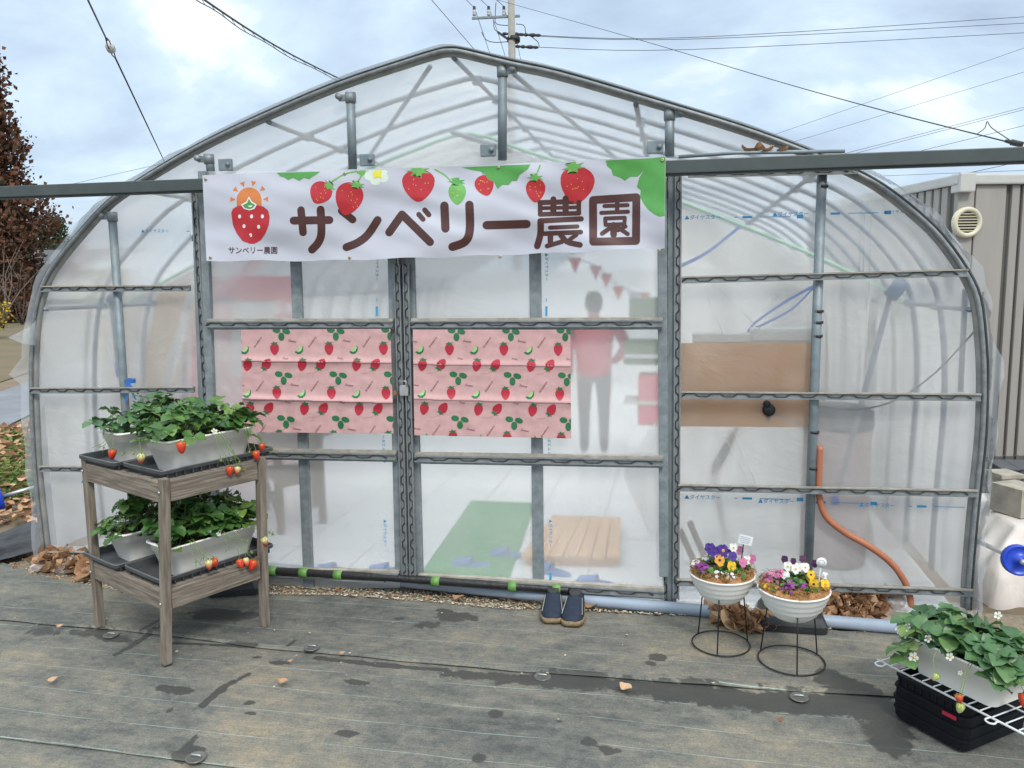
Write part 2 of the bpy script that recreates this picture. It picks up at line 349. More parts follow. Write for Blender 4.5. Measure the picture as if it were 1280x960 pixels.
def seg(pts, r): return [(G(*p), G(*q), r*1.3) for p, q in zip(pts, pts[1:])]
WET = []
for px, py, rx, ry in [(52,787,.10,.05),(120,790,.16,.055),(150,797,.10,.03),(280,770,.20,.07),(222,861,.10,.035),(205,858,.05,.03),(313,876,.035,.02),(313,890,.04,.015),
    (345,826,.06,.02),(322,819,.05,.02),(565,772,.12,.06),(535,782,.07,.05),(590,775,.05,.04),(447,850,.07,.025),(434,912,.05,.02),(433,914,.05,.02),(620,889,.035,.03),
    (598,944,.03,.035),(819,823,.055,.035),(812,830,.04,.025),(737,926,.035,.03),(762,936,.06,.03),(820,860,.05,.04),(210,886,.02,.03),(690,845,.05,.03),
    (560,766,.06,.03),(1075,862,.10,.06),(500,775,.03,.02),(700,900,.02,.012),(852,908,.02,.012),(950,960,.03,.012),(225,940,.06,.03),(240,935,.05,.03)]:
    WET.append(('e', G(px, py), rx*1.25, ry*1.35))
for pts, r in [([(395,820),(480,829),(560,836)], .022), ([(560,839),(640,847),(700,851)], .045), ([(690,849),(760,854),(830,859)], .075), ([(825,860),(900,868),(985,876),(1060,878)], .10),
    ([(1040,850),(1085,872),(1110,893)], .09), ([(310,841),(282,855),(252,880)], .022), ([(195,785),(165,805),(145,816)], .02), ([(218,738),(200,775),(175,790)], .012), ([(205,802),(260,803),(320,806)], .014),
    ([(1055,868),(1090,890),(1120,925)], .10), ([(245,918),(228,935)], .018), ([(370,800),(360,808)], .015)]:
    WET += [('s', *q) for q in seg(pts, r)]
def wetness(x, y):
    best = 0
    for k in WET:
        if k[0] == 'e':
            dx = (x-k[1].x)/k[2]; dy = (y-k[1].y)/k[3]
            if abs(dx) > 2 or abs(dy) > 2: continue
            d = math.hypot(dx, dy); val = .75-.5*d
        else:
            a, c, r = k[1], k[2], k[3]
            ax, ay = c.x-a.x, c.y-a.y; t = max(0, min(1, ((x-a.x)*ax+(y-a.y)*ay)/(ax*ax+ay*ay)))
            val = .75-.5*math.hypot(x-a.x-ax*t, y-a.y-ay*t)/r
        best = max(best, val)
    return best
EDGE = sorted([(q.x, q.y) for q in (G(*p) for p in [(0,703),(60,722),(160,741),(330,743),(420,744),(520,751),(640,762),(740,764),(830,769),(940,772),(1050,790),(1100,790)])])
EDGE = [(-7, -.02)] + EDGE + [(2.2, -.2), (4, -.3)]
def interp(tb, x):
    for (x0, y0), (x1, y1) in zip(tb, tb[1:]):
        if x <= x1: return y0+(y1-y0)*max(0, min(1, (x-x0)/(x1-x0)))
    return tb[-1][1]
SEAM = [(-7, -.70), (-2.45, -.735), (-1.8, -.775), (-.65, -.80), (.83, -.75), (4, -.7)]
def sheet(name, ytop, ybot, z0, xs, ny, roll):
    vs = []; wet = []; fs = []; n = ny+1
    for x in xs:
        t, bt = ytop(x), ybot(x)
        for j in range(n):
            v_ = j/ny; y = t+(bt-t)*v_
            z = z0+.006*nz(x*1.3, y*2.2)+.0025*nz(x*5, y*9, 3)
            if roll and v_ > .93: z += (.006+.006*nz(x*3, 1.0))*((v_-.93)/.07) - (.012 if j == ny else 0)
            vs.append((x, y, z)); wet.append(wetness(x, y))
    for i in range(len(xs)-1):
        for j in range(ny): fs.append((i*n+j, i*n+j+1, (i+1)*n+j+1, (i+1)*n+j))
    me = bpy.data.meshes.new(name); me.from_pydata(vs, [], fs); me.materials.append(m_fabric)
    a = me.attributes.new('wet', 'FLOAT', 'POINT'); a.data.foreach_set('value', wet)
    me.polygons.foreach_set('use_smooth', [True]*len(fs)); o = bpy.data.objects.new(name, me); COL.objects.link(o)
    return tag(o, kind='structure')
xs = [-7+i*.05 for i in range(48)] + [-4.6+i*.0155 for i in range(420)] + [1.91+i*.06 for i in range(36)]
sheet('weed_fabric', lambda x: interp(EDGE, x)+.012*nz(x*4, 2), lambda x: interp(SEAM, x)+.006*nz(x*2.5, 7), .004, xs, 56, True)
sheet('weed_fabric', lambda x: interp(SEAM, x)+.12, lambda x: -1.59+.008*nz(x*1.5, 5), -.008, xs, 64, True)
xs2 = [-7+i*.03 for i in range(370)]
sheet('weed_fabric', lambda x: -1.5, lambda x: -6.5, -.020, xs2, 120, False)

# gravel strip between the fabric and the greenhouse, with the loose stones on it
m_grav = pbr('dusty gravel bed', (.30, .25, .18), (.19, .145, .10), .95, 0, 40, bump=.8, bscale=120, world_=True)
b = MB(); b.grid(lambda u, v_: V((-4.2+6.2*u, -.55+.75*v_, -.022+.004*nz(u*40, v_*9))), 60, 8)
tag(b.build('gravel_bed', m_grav), kind='structure')
m_peb = leafmat('gravel stones', (.22, .18, .13), (.42, .36, .27), (.62, .57, .47), .85, 0)
b = MB()
ico = [(0, 0, 1), (.9, 0, .3), (.28, .85, .3), (-.72, .53, .3), (-.72, -.53, .3), (.28, -.85, .3), (0, 0, -.6)]
icf = [(0, 1, 2), (0, 2, 3), (0, 3, 4), (0, 4, 5), (0, 5, 1), (6, 2, 1), (6, 3, 2), (6, 4, 3), (6, 5, 4), (6, 1, 5)]
for _ in range(5200):
    x = rng.uniform(-3.2, .2) if rng.random() < .85 else rng.uniform(-4, 1.3)
    y = rng.uniform(interp(EDGE, x)-.02, .03)
    if rng.random() < .007: y = rng.uniform(-1.2, interp(EDGE, x))
    s = rng.uniform(.003, .0075); a = rng.uniform(0, 6.28); ca, sa = math.cos(a)*s, math.sin(a)*s
    z = -.018+s*.3 if y > interp(EDGE, x) else .010
    b.add([(x+p*ca*1.3-q*sa, y+p*sa*1.3+q*ca, z+r*s*.8) for p, q, r in ico], icf, 0, False, rng.random())
tag(b.build('gravel', m_peb, tint=True), kind='stuff')

# ------------------------------------------------------------------ greenhouse
ARCHPX = [(58,692),(52,640),(47,590),(44,540),(42,480),(43,430),(48,385),(60,348),(77,322),(100,294),(125,266),(150,244),(205,209),(260,178),(330,145),(420,107),(500,80),(545,66),(562,63),(582,65),
          (640,79),(700,92),(800,121),(900,151),(960,171),(1020,194),(1076,219),(1108,238),(1145,267),(1176,297),(1206,339),(1221,372),(1227,415),(1230,470),(1228,540),(1222,600),(1216,660),(1211,720),(1209,760)]
def smooth(pts, k=4):
    o = []
    n = len(pts)
    for i in range(n-1):
        a, b_, c, d = pts[max(i-1, 0)], pts[i], pts[i+1], pts[min(i+2, n-1)]
        for j in range(k):
            t = j/k; o.append(.5*((2*b_)+(c-a)*t+(2*a-5*b_+4*c-d)*t*t+(3*b_-a-3*c+d)*t**3))
    return o+[pts[-1]]
ARCH = smooth([P(x, y, 0) for x, y in ARCHPX], 3)
AC = V((-1.12, 0, 1.0))
def arch(y, off=0.0):
    o = []
    for q in ARCH:
        d = (q-AC); d.y = 0; d = d.normalized(); o.append(V((q.x, y, q.z))+d*(off-.014))
    return o
GH = thing('greenhouse', 'arched pipe greenhouse covered in milky plastic film with grey sliding double doors', 'greenhouse', (-1.12, 0, 0))
def gpart(mb, name, mats, parent=None, tint=False):
    return rpar(mb.build(name, mats, tint=tint), parent or GH)
YL = 17.3
b = MB(); b.tube(arch(0), .0185, 10); b.tube(arch(-.028, .006), .011, 6, 1); b.tube(arch(-.012, .026), .007, 6, 2)
gpart(b, 'front_arch', [m_arch, m_chan, m_track])
hoop0 = None
for k in range(1, 37):
    if hoop0 is None:
        b = MB(); b.tube(arch(0, -.004)[::2], .0145, 7); hoop0 = gpart(b, 'hoop', m_inpipe); h = hoop0
    else:
        h = hoop0.copy(); COL.objects.link(h)
    h.location = (0, .48*k, 0)
def archnear(px, py):
    best = min(range(len(ARCH)), key=lambda i: (pr(ARCH[i])[0]-px)**2+(pr(ARCH[i])[1]-py)**2); return ARCH[best]
for px, py in ((330, 148), (565, 66), (813, 124), (1040, 200), (160, 240), (52, 380), (1222, 385)):
    q = archnear(px, py); d = (q-AC).normalized()*-.035
    b = MB(); b.tube([V((q.x, .0, q.z))+d, V((q.x, YL, q.z))+d], .0125, 7)
    for k in range(1, 9): b.box(V((q.x, .48*k, q.z))+d*.9, (.045, .05, .04), None)
    gpart(b, 'purlin', m_inpipe)
def brace(p0, p1, y1):
    a = archnear(*p0); best = None
    for q in arch(y1, -.05):
        e = abs(pr(q)[0]-p1[0])+abs(pr(q)[1]-p1[1])
        if best is None or e < best[0]: best = (e, q)
    b = MB(); b.tube([V((a.x, .05, a.z-.04)), best[1]], .0125, 7); gpart(b, 'wind_brace', m_inpipe)
brace((540, 72), (465, 215), 1.3); brace((640, 82), (800, 195), 2.6)
brace((1215, 350), (1230, 500), .1)
# roof film with an uneven front overhang
YS = [-.05, -.034, -.017, 0, .5, 1.5, 4, 9, YL]
rings = []
for k, y in enumerate(YS):
    r = []
    A_ = arch(y, .027)
    for i, q in enumerate(A_):
        d = (q-AC); d.y = 0; d.normalize()
        if k < 3:
            fl = (3-k)/3
            side = 1.5 if i > len(A_)*.66 else (.9 if i < len(A_)*.33 else .1)
            e = fl*side*(.006+.034*max(0, .35+nz(i*.35, 1.3*k)))
            q = q+d*e+V((0, (.02*nz(i*.23, 4.4))*fl, 0))
            if i == 13: q = q+V((-.09, 0, -.02))*fl
        r.append(q)
    rings.append(r)
b = MB(); n = len(rings[0])
fr = MB()
def bridge(mb, R2):
    vs = [q for r in R2 for q in r]
    mb.add(vs, [(i*n+j, i*n+j+1, (i+1)*n+j+1, (i+1)*n+j) for i in range(len(R2)-1) for j in range(n-1)], 0, True)
bridge(fr, rings[:4]); bridge(b, rings[3:])
gpart(b, 'roof_film', m_roof); gpart(fr, 'film_overhang', m_flap)
# front film (gable and side panels, open behind the doors)
AX = sorted([(q.x, q.z) for q in ARCH if q.z > 1.25])
XL, XR = P(250, 500).x, P(842, 500).x
def ztop(x): return interp(AX, x) if AX[0][0] <= x <= AX[-1][0] else 1.25
def panel(mb, x0, x1, zb, nx, nzr, y=.024, wr=.006):
    def fn(u, v_):
        x = x0+(x1-x0)*u; z0 = zb if not callable(zb) else zb(x); z = z0+(ztop(x)-z0)*v_
        return V((x, y+wr*nz(x*3, z*3, 1)+wr*.4*nz(x*11, z*4, 2), z))
    mb.grid(fn, nx, nzr)
b = MB(); panel(b, AX[0][0]+.0, XL, .06, 30, 60)
panel(b, XL, XR, 2.07, 60, 14); panel(b, XR, AX[-1][0], .06, 40, 60)
gpart(b, 'front_film', m_film)
m_rear = film('rear film', .78, 1.0, .3, (.9, .9, .9), dirt_folds=.05, tr=.6)
b = MB(); bk = [V((q.x, YL, q.z)) for q in ARCH]; b.add(bk, [tuple(range(len(bk)))])
gpart(b, 'rear_film', m_rear)
# spring-wire channels
def channel(a, c, parent=None, hgt=.031, lip=True, vertical=False, period=.115, yoff=0):
    a = V(a)+V((0, yoff, 0)); c = V(c)+V((0, yoff, 0)); d = c-a; Ln = d.length; x = d.normalized(); u = V((0, 0, 1)) if not vertical else V((1, 0, 0))
    u = (u-x*u.dot(x)).normalized()
    b = MB(); b.bar(a, c, .014, hgt, u)
    f = V((0, -.010, 0))
    b.bar(a+u*hgt*.44+f, c+u*hgt*.44+f, .012, hgt*.22, u, 1 if lip else 0); b.bar(a-u*hgt*.44+f, c-u*hgt*.44+f, .012, hgt*.2, u, 0)
    o_ = gpart(b, 'spring_channel', [m_chan, m_lip], parent)
    k = max(2, int(Ln/period)); pts = []; am = hgt*.24
    for i in range(k):
        s0 = i/k*Ln; st = Ln/k
        for t, h in ((0, -1), (.18, 1), (.5, 1), (.68, -1)):
            pts.append(a+x*(s0+t*st)+u*(am*h)+V((0, -.011, 0)))
    b = MB(); b.tube(pts, .0032, 5); gpart(b, 'spring_wire', m_wire, o_ if parent is None else parent)
    return o_
for a, c in (((58,361),(242,360)), ((44,487),(247,486)), ((56,584),(253,585)), ((58,690),(120,690)),
             ((852,350),(1206,341)), ((852,492),(1222,495)), ((848,607),(1218,614)), ((846,724),(1212,737))):
    channel(P(*a), P(*c), yoff=-.03)
channel(P(860, 219), P(1070, 214), yoff=-.03)
# posts
def post(a, c, r=.022, clamp=True, name='gable_post', side=1):
    a, c = P(*a), P(*c); b = MB(); b.tube([a, c], r, 14); o_ = gpart(b, name, m_steel)
    if clamp:
        b = MB(); b.tube([a-V((0, 0, .045)), a-V((0, 0, -.004))], r+.005, 14); b.bar(a+V((0, -.005, -.02)), a+V((side*.06, -.005, -.02)), .012, .03)
        b.tube([a+V((side*.055, -.03, -.015)), a+V((side*.055, .02, -.015))], .016, 10); gpart(b, 'clamp', m_steel2, o_)
    return o_
post((140, 266), (169, 690), side=-1)
p2 = post((1028, 205), (1009, 742), clamp=False)
b = MB()
for y in (233, 389, 403, 420, 540, 585):
    q = P(1029-(y-215)*.036, y); b.tube([q+V((0, 0, -.006)), q+V((0, 0, .006))], .0245, 12)
gpart(b, 'cable_tie', m_cable, p2)
for a, c, s_ in (((438, 117), (441, 212), -1), ((628, 84), (628, 200), 1), ((837, 138), (837, 196), 1), ((261, 194), (264, 218), -1)):
    o_ = post(a, c, side=s_)
    q = P(c[0]+(18 if c[0] < 500 else -18), c[1]-12); b = MB(); b.box(q, (.075, .02, .06), None, 0, .005)
    b.tube([q+V((.02, -.02, .0)), q+V((.02, -.012, .0))], .012, 8); gpart(b, 'bracket', m_steel, o_)
# wide door posts with vertical spring channels
def vbar(px0, px1, wpx, Y, nm='door_post', mt=None, dep=.04):
    a, c = P(*px0, Y), P(*px1, Y); b = MB(); b.bar(a, c, dep, wpx, (1, 0, 0), 0, .004); return gpart(b, nm, mt or m_steel)
vbar((247, 226), (262, 690), .055, 0); channel(P(244, 240, -.02), P(258, 500, -.02), vertical=True, period=.085, hgt=.03, lip=False)
vbar((838, 205), (838, 750), .06, 0); channel(P(848, 212, -.02), P(845, 748, -.02), vertical=True, period=.085, hgt=.03, lip=False)
channel(P(833, 212, -.02), P(832, 748, -.02), vertical=True, period=.085, hgt=.026, lip=False)
# doors
def door(xl0, xl1, xr0, xr1, mid, nm, vx, handle):
    dr = thing(nm, None, None); rpar(dr, GH); dr.name = nm
    if handle: pass
    yt, yb = 214, 728
    Y = -.055
    def xat(pair, y): return pair[0]+(pair[1]-pair[0])*(y-330)/390
    def pt(pair, y, Yo=0): return P(xat(pair, y), y, Y+Yo)
    b = MB(); b.grid(lambda u, v_: (lambda q: q+V((0, .003*nz(q.x*4, q.z*4, 3), 0)))(P(xat((xl0, xl1), 330+390*v_)*(1-u)+xat((xr0, xr1), 330+390*v_)*u, yt+(735-yt)*v_, Y+.012)), 26, 44)
    gpart(b, 'door_film', m_door, dr)
    for pair, wd in (((xl0, xl1), .045), ((xr0, xr1), .045), (mid, .058)):
        b = MB(); b.bar(pt(pair, yt), pt(pair, 720 if pair is not mid else 735), .03 if pair is not mid else .02, wd, (1, 0, 0), 0, .004); gpart(b, 'stile', m_steel2, dr)
    for z, (yl, yr) in (('a', vx[0]), ('b', vx[1]), ('c', vx[2])):
        l = P(xat((xl0, xl1), yl), yl, Y-.022); r = P(xat((xr0, xr1), yr), yr, Y-.022)
        b = MB(); b.bar(l-V((0, 0, .018)), r-V((0, 0, .018)), .03, .022, (0, 0, 1), 0, .003); b.bar(l+V((0, -.002, .021)), r+V((0, -.002, .021)), .03, .014, (0, 0, 1), 1)
        gpart(b, 'rail', [m_steel2, m_lip], dr)
        channel(l+V((0, -.014, 0)), r+V((0, -.014, 0)), dr, .03, False, period=.145)
    return dr
d1 = door(258, 272, 491, 500, (370, 386), 'sliding_door', ((405, 405), (566, 570), (714, 719)), False)
d2 = door(513, 524, 828, 830, (669, 673), 'sliding_door', ((405, 404), (572, 577), (723, 741)), True)
channel(P(497, 330, -.085), P(507, 722, -.085), d1, vertical=True, period=.085, hgt=.03, lip=False)
channel(P(508, 330, -.085), P(517, 722, -.085), d2, vertical=True, period=.085, hgt=.03, lip=False)
vb_ = MB(); vb_.bar(P(502, 214, -.035), P(512, 724, -.035), .012, .05, (1, 0, 0)); gpart(vb_, 'seal_strip', m_steel2, d2)
b = MB(); q = P(505, 488, -.11); b.box(q, (.045, .012, .055), None, 0, .003); b.tube([q+V((-.02, -.01, .02)), q+V((-.02, -.02, .05)), q+V((.02, -.02, .05)), q+V((.02, -.01, .02))], .003, 6)
b.box(q+V((-.045, 0, -.012)), (.014, .014, .02), None, 1); gpart(b, 'latch', [m_rod, pbr('brass', (.5, .24, .09), rough=.4, metal=.6)], d2)
# door track
b = MB(); l, r = P(-150, 246, -.15), P(1420, 188, -.15)
b.bar(l, r, .05, .058, (0, 0, 1), 0, .004); b.bar(l+V((0, .0, -.034)), r+V((0, .0, -.034)), .02, .008)
gpart(b, 'door_track', [m_track])
for e_ in (l, r):            # posts that carry the track ends outside the frame
    b = MB(); b.tube([V((e_.x, e_.y+.045, -.05)), V((e_.x, e_.y+.045, e_.z+.03))], .022, 12); gpart(b, 'track_post', m_steel)
b = MB(); b.tube([P(848, 196, -.16), P(920, 191, -.17), P(1056, 189, -.15)], .008, 6); gpart(b, 'track_pipe', m_steel)
# lower film skirt, bunched on the ground at the left corner and under the right panel
def skirt(pxs, Y0, zt, bulge, seed):
    a, c = P(*pxs[0]), P(*pxs[1]); b = MB()
    def fn(u, v_):
        x = a.x+(c.x-a.x)*u; f = .5+.5*math.sin(u*37+seed)+nz(u*9, v_*3, seed)
        return V((x, Y0-(bulge*(v_**1.6))*(1+.35*f)-.012*f*v_, zt*(1-v_)+.004+.035*v_*(1-v_)*f))
    b.grid(fn, 70, 12); gpart(b, 'film_skirt', m_flap)
skirt(((58, 690), (250, 690)), .0, .115, .10, 1); skirt(((846, 740), (1216, 745)), .0, .10, .06, 5)
b = MB()
def lf(u, v_):
    z = 1.0*(1-v_); k = nz(u*3, v_*5, 9)
    return V((-3.615-.02*u*(1+k)-.05*u*v_**3+.012*k, .02-.16*u+.03*k, z))

b = MB(); b.add([P(45, 400, -.05), P(38, 408, -.08), P(10, 422, -.10), P(30, 430, -.09), P(44, 432, -.05)], [(0, 1, 2, 3, 4)]); gpart(b, 'film_overhang', m_flap)

m_crease = pbr('stretched film crease', (.80, .82, .86), rough=.3, transl=.5)
for pts in (((1078, 250), (1074, 345)), ((1081, 255), (1079, 345)), ((1089, 270), (1087, 345)), ((1087, 348), (1083, 440), (1085, 455), (1082, 478)), ((884, 370), (905, 420)), ((900, 362), (950, 412)), ((1040, 650), (1075, 665)), ((905, 545), (935, 600)), ((918, 540), (945, 605)), ((130, 420), (150, 480)), ((200, 366), (222, 376))):
    b = MB(); b.tube([P(x, y, .014) for x, y in pts], .0011, 4); gpart(b, 'film_crease', m_crease)

def text_pts(txt, shear=0.0, off=0.0, res=3):
    """glyph outlines filled as flat triangles, unit height"""
    cu = bpy.data.curves.new('t', 'FONT'); cu.body = txt; cu.size = 1; cu.shear = shear; cu.offset = off; cu.resolution_u = res; cu.align_x = 'CENTER'; cu.align_y = 'CENTER'
    o = bpy.data.objects.new('t', cu); COL.objects.link(o)
    dg = bpy.context.evaluated_depsgraph_get(); me = bpy.data.meshes.new_from_object(o.evaluated_get(dg))
    vs = [(q.co.x, q.co.y) for q in me.vertices]; fs = [tuple(p.vertices) for p in me.polygons]
    bpy.data.objects.remove(o); bpy.data.curves.remove(cu); bpy.data.meshes.remove(me); return vs, fs
T_FILM = text_pts('▲ダイヤスター''   ･ ｺｰﾄ ･'[:9], 0, .01, 2)
def film_mark(x, y, ang, Y, sc=6.5, parent=None, mir=False, tail=4):
    b = MB(); ca, sa = math.cos(ang), math.sin(ang)
    vs, fs = T_FILM
    def pp(u, v_):
        if mir: v_ = -v_
        return P(x+ca*u+sa*v_, y+sa*u-ca*v_, Y)
    b.add([pp(u*sc, v_*sc) for u, v_ in vs], fs)
    gpart(b, 'film_print', m_blue_ink, parent or GH)
    for u0, u1, h in ((38, 42, .5), (48, 60, 1.4), (70, 108, .45), (116, 124, 2.2))[:tail]:
        b = MB(); b.add([pp(u0, -h), pp(u1, -h), pp(u1, h), pp(u0, h)], [(0, 1, 2, 3)]); gpart(b, 'film_print', m_blue_ink, parent or GH)
film_mark(195, 289, 0, .012, 5, tail=1); film_mark(880, 272, -.01, .012); film_mark(990, 268, -.02, .012); film_mark(1123, 265, -.02, .012, 5, tail=0)
film_mark(880, 622, .02, .012); film_mark(972, 627, .02, .012); film_mark(1098, 632, .02, .012, tail=3); film_mark(120, 602, 0, .012, 5, tail=3)
film_mark(471, 335, math.pi/2, -.052, 5, d1); film_mark(480, 560, -math.pi/2, -.052, 5, d1); film_mark(481, 668, math.pi/2, -.052, 5, d1)
film_mark(683, 335, math.pi/2, -.052, 5, d2); film_mark(687, 560, -math.pi/2, -.052, 5, d2); film_mark(688, 668, math.pi/2, -.052, 5, d2)

# ------------------------------------------------------------------ inside the greenhouse
q_, N, L = mat('white floor sheet'); o = N.new('ShaderNodeOutputMaterial'); bs = N.new('ShaderNodeBsdfPrincipled')
br = N.new('ShaderNodeTexBrick'); br.inputs['Scale'].default_value = 1; br.inputs['Mortar Size'].default_value = .006; br.inputs['Brick Width'].default_value = .45; br.inputs['Row Height'].default_value = .45; br.offset = 0
br.inputs['Color1'].default_value = br.inputs['Color2'].default_value = (.78, .79, .79, 1); br.inputs['Mortar'].default_value = (.5, .5, .5, 1)
L.new(N.new('ShaderNodeNewGeometry').outputs['Position'], br.inputs['Vector']); L.new(br.outputs[0], bs.inputs['Base Color']); bs.inputs['Roughness'].default_value = .35; L.new(bs.outputs[0], o.inputs[0])
b = MB(); b.add([(-3.6, -.02, .02), (1.34, -.02, .02), (1.34, 17.2, .02), (-3.6, 17.2, .02)], [(0, 1, 2, 3)]); tag(b.build('floor', q_), kind='structure')
FZ = .02
def flat(name, pxs, th, mtl, label, cat, z=FZ):
    b = MB(); q = [G(x, y, z+th) for x, y in pxs]; vs = [V((p.x, p.y, z+.002)) for p in q]+[V((p.x, p.y, z+th)) for p in q]
    b.add(vs, [(3, 2, 1, 0), (4, 5, 6, 7)]+[(i, (i+1) % 4, 4+(i+1) % 4, 4+i) for i in range(4)]); return tag(b.build(name, mtl), label, cat)
flat('floor_mat', [(588, 627), (668, 630), (636, 722), (523, 720)], .012, pbr('green carpet', (.04, .30, .075), (.03, .25, .06), .95, scale=50, bump=.5, bscale=200), 'green carpet mat on the white floor behind the right door', 'mat')
pal = thing('wooden_platform', 'low pale wooden platform of parallel boards on the floor beside the green mat', 'platform', (-.6, 1, FZ))
m_pine = pbr('pale pine', (.78, .48, .25), (.66, .38, .19), .7, 0, 5, (8, 1, 8))
c0, c1, c2, c3 = [G(x, y, FZ+.06) for x, y in ((690, 645), (777, 648), (775, 697), (650, 695))]
b = MB()
for i in range(7):
    u0, u1 = i/7+.004, (i+1)/7-.006
    q = [c0.lerp(c1, u0), c0.lerp(c1, u1), c3.lerp(c2, u1), c3.lerp(c2, u0)]
    vs = [V((p.x, p.y, FZ+.038)) for p in q]+[V((p.x, p.y, FZ+.06)) for p in q]
    b.add(vs, [(3, 2, 1, 0), (4, 5, 6, 7)]+[(k, (k+1) % 4, 4+(k+1) % 4, 4+k) for k in range(4)])
rpar(b.build('deck', m_pine), pal)
for t in (.06, .5, .94):
    b = MB(); a = c0.lerp(c3, t); c = c1.lerp(c2, t); b.bar(V((a.x+.02, a.y, FZ+.02)), V((c.x-.02, c.y, FZ+.02)), .05, .035); rpar(b.build('bearer', m_pine), pal)
m_slip = pbr('blue slipper vinyl', (.05, .17, .50), (.04, .14, .42), .5)
for k, (x, y, an, lab) in enumerate(((418, 711, 0, 'blue slipper on the floor behind the left door, leftmost of the slippers'), (485, 711, .1, 'blue slipper on the floor just left of the door joint'), (590, 704, .0, 'blue slipper lying on the green mat, left of the other one there'),
        (635, 692, .05, 'blue slipper near the right edge of the green mat'), (690, 712, -.4, 'blue slipper on bare floor below the wooden platform'), (747, 727, -.2, 'blue slipper nearest the right door post'))):
    q = G(x, y, FZ+.02); sl_ = thing('slipper', lab, 'slipper', (q.x, q.y, FZ), an, 'blue slippers by the doors')
    b = MB(); b.loft([[V((u*.12, v_*.042*(1-.25*u*u), z)) for u, v_ in [(math.cos(t*math.pi/8), math.sin(t*math.pi/8)) for t in range(16)]] for z in (.002, .014)]); b.build('sole', m_slip, sl_)
    b = MB(); b.grid(lambda u, v_: V((-.105+.10*u, .043*math.cos(math.pi*v_), .014+(.02+.022*u)*math.sin(math.pi*v_))), 6, 10); b.build('strap', m_slip, sl_)
# inner tunnel of hanging film, with its front hoop and drawn curtains
YI = 1.05
IN = [P(x, y, YI) for x, y in ((118, 690), (122, 420), (150, 385), (245, 332), (330, 280), (430, 226), (520, 188), (588, 168), (660, 190), (760, 222), (860, 256), (1000, 312), (1080, 350), (1140, 385), (1172, 430), (1178, 690))]
IN[0].z = IN[-1].z = FZ
IN = smooth(IN, 3)
INN = thing('inner_tunnel', 'inner tunnel of hanging translucent film inside the greenhouse with a pale green hoop', 'film tunnel', (-1.1, YI, 0))
b = MB(); nI = len(IN); ys = [YI+k*.4 for k in range(19)]
b.add([V((q.x, y, q.z-.05*abs(math.sin(k*math.pi/2))-.02)) for k, y in enumerate(ys) for q in IN], [(i*nI+j, i*nI+j+1, (i+1)*nI+j+1, (i+1)*nI+j) for i in range(len(ys)-1) for j in range(nI-1)], 0, True)
rpar(b.build('tunnel_film', m_inner), INN)
m_green = pbr('pale green pipe', (.30, .55, .40), (.25, .48, .34), .4)
b = MB(); b.tube(IN, .012, 8); rpar(b.build('front_hoop', m_green), INN)
b = MB(); a, c = P(565, 165, YI-.3), P(640, 190, YI+.1); b.tube([a, c], .014, 10); rpar(b.build('ridge_pipe', m_inpipe), INN)
def curtain(edgel, edger, top, bot, Y, nm, lab, folds, amp, seed, mt_):
    def fn(u, v_):
        y = top(u)+(bot-top(u))*v_; xl = edgel(y); xr = edger(y); x = xl+(xr-xl)*u
        g = math.sin(u*folds+1.5*nz(u*3, v_*1.2, seed)*2)+.6*nz(u*8, v_*2, seed)
        return P(x, y, Y+amp*g*(.4+.6*v_))
    b = MB(); b.grid(fn, 90, 36); return tag(b.build(nm, mt_), lab, 'curtain')
curtain(lambda y: 122, lambda y: 205+45*max(0, (560-y)/200) if y < 560 else 205-.25*(y-560), lambda u: 400-55*u, 690, YI-.04, 'film_curtain', 'beige film curtain hanging inside behind the left panel', 17, .035, 2, m_curt)
curtain(lambda y: 850 if y < 480 else (850-70*min(1, (y-480)/105) if y < 600 else 780+.45*(y-600)), lambda y: 1176, lambda u: 262+130*u**1.1, 702, YI-.05, 'film_curtain', 'large whitish film curtain hanging in folds inside behind the right panel', 24, .06, 6, m_curt2)
# plywood, switch box
ply = thing('plywood_board', 'wide brown plywood board fixed inside the right panel beside the door', 'board', P(935, 480, .07))
b = MB(); c = [P(851, 429, .065), P(1014, 429, .065), P(1013, 534, .065), P(850, 533, .065)]
vs = c+[q+V((0, .015, 0)) for q in c]; b.add(vs, [(0, 1, 2, 3), (7, 6, 5, 4)]+[(i, 4+i, 4+(i+1) % 4, (i+1) % 4) for i in range(4)])
rpar(b.build('board', pbr('plywood', (.66, .29, .045), (.52, .21, .03), .7, 0, 3, (1, 1, 4), world_=True)), ply)
b = MB(); q = P(960, 511, .055); b.tube([q, q+V((0, -.04, 0))], .03, 12); b.tube([q+V((-.01, -.03, .03)), q+V((-.01, -.045, .03))], .017, 10); b.tube([P(960, 523, .06), P(960, 523, .03)], .011, 8)
sw = tag(b.build('power_socket', m_black), 'round black power plug and socket on the plywood board', 'socket')
b = MB(); b.tube(smooth([P(968, 518, .04), P(985, 524, .05), P(1000, 530, .05), P(1012, 546, .04), P(1020, 548, .02), P(1022, 542, .0)]), .004, 6); tag(b.build('extension_cord', pbr('grey cord', (.22, .22, .22))), 'thin grey cord from the black plug to the right post', 'cord')
m_box = pbr('pale grey plastic case', (.52, .53, .49), (.47, .48, .45), .5)
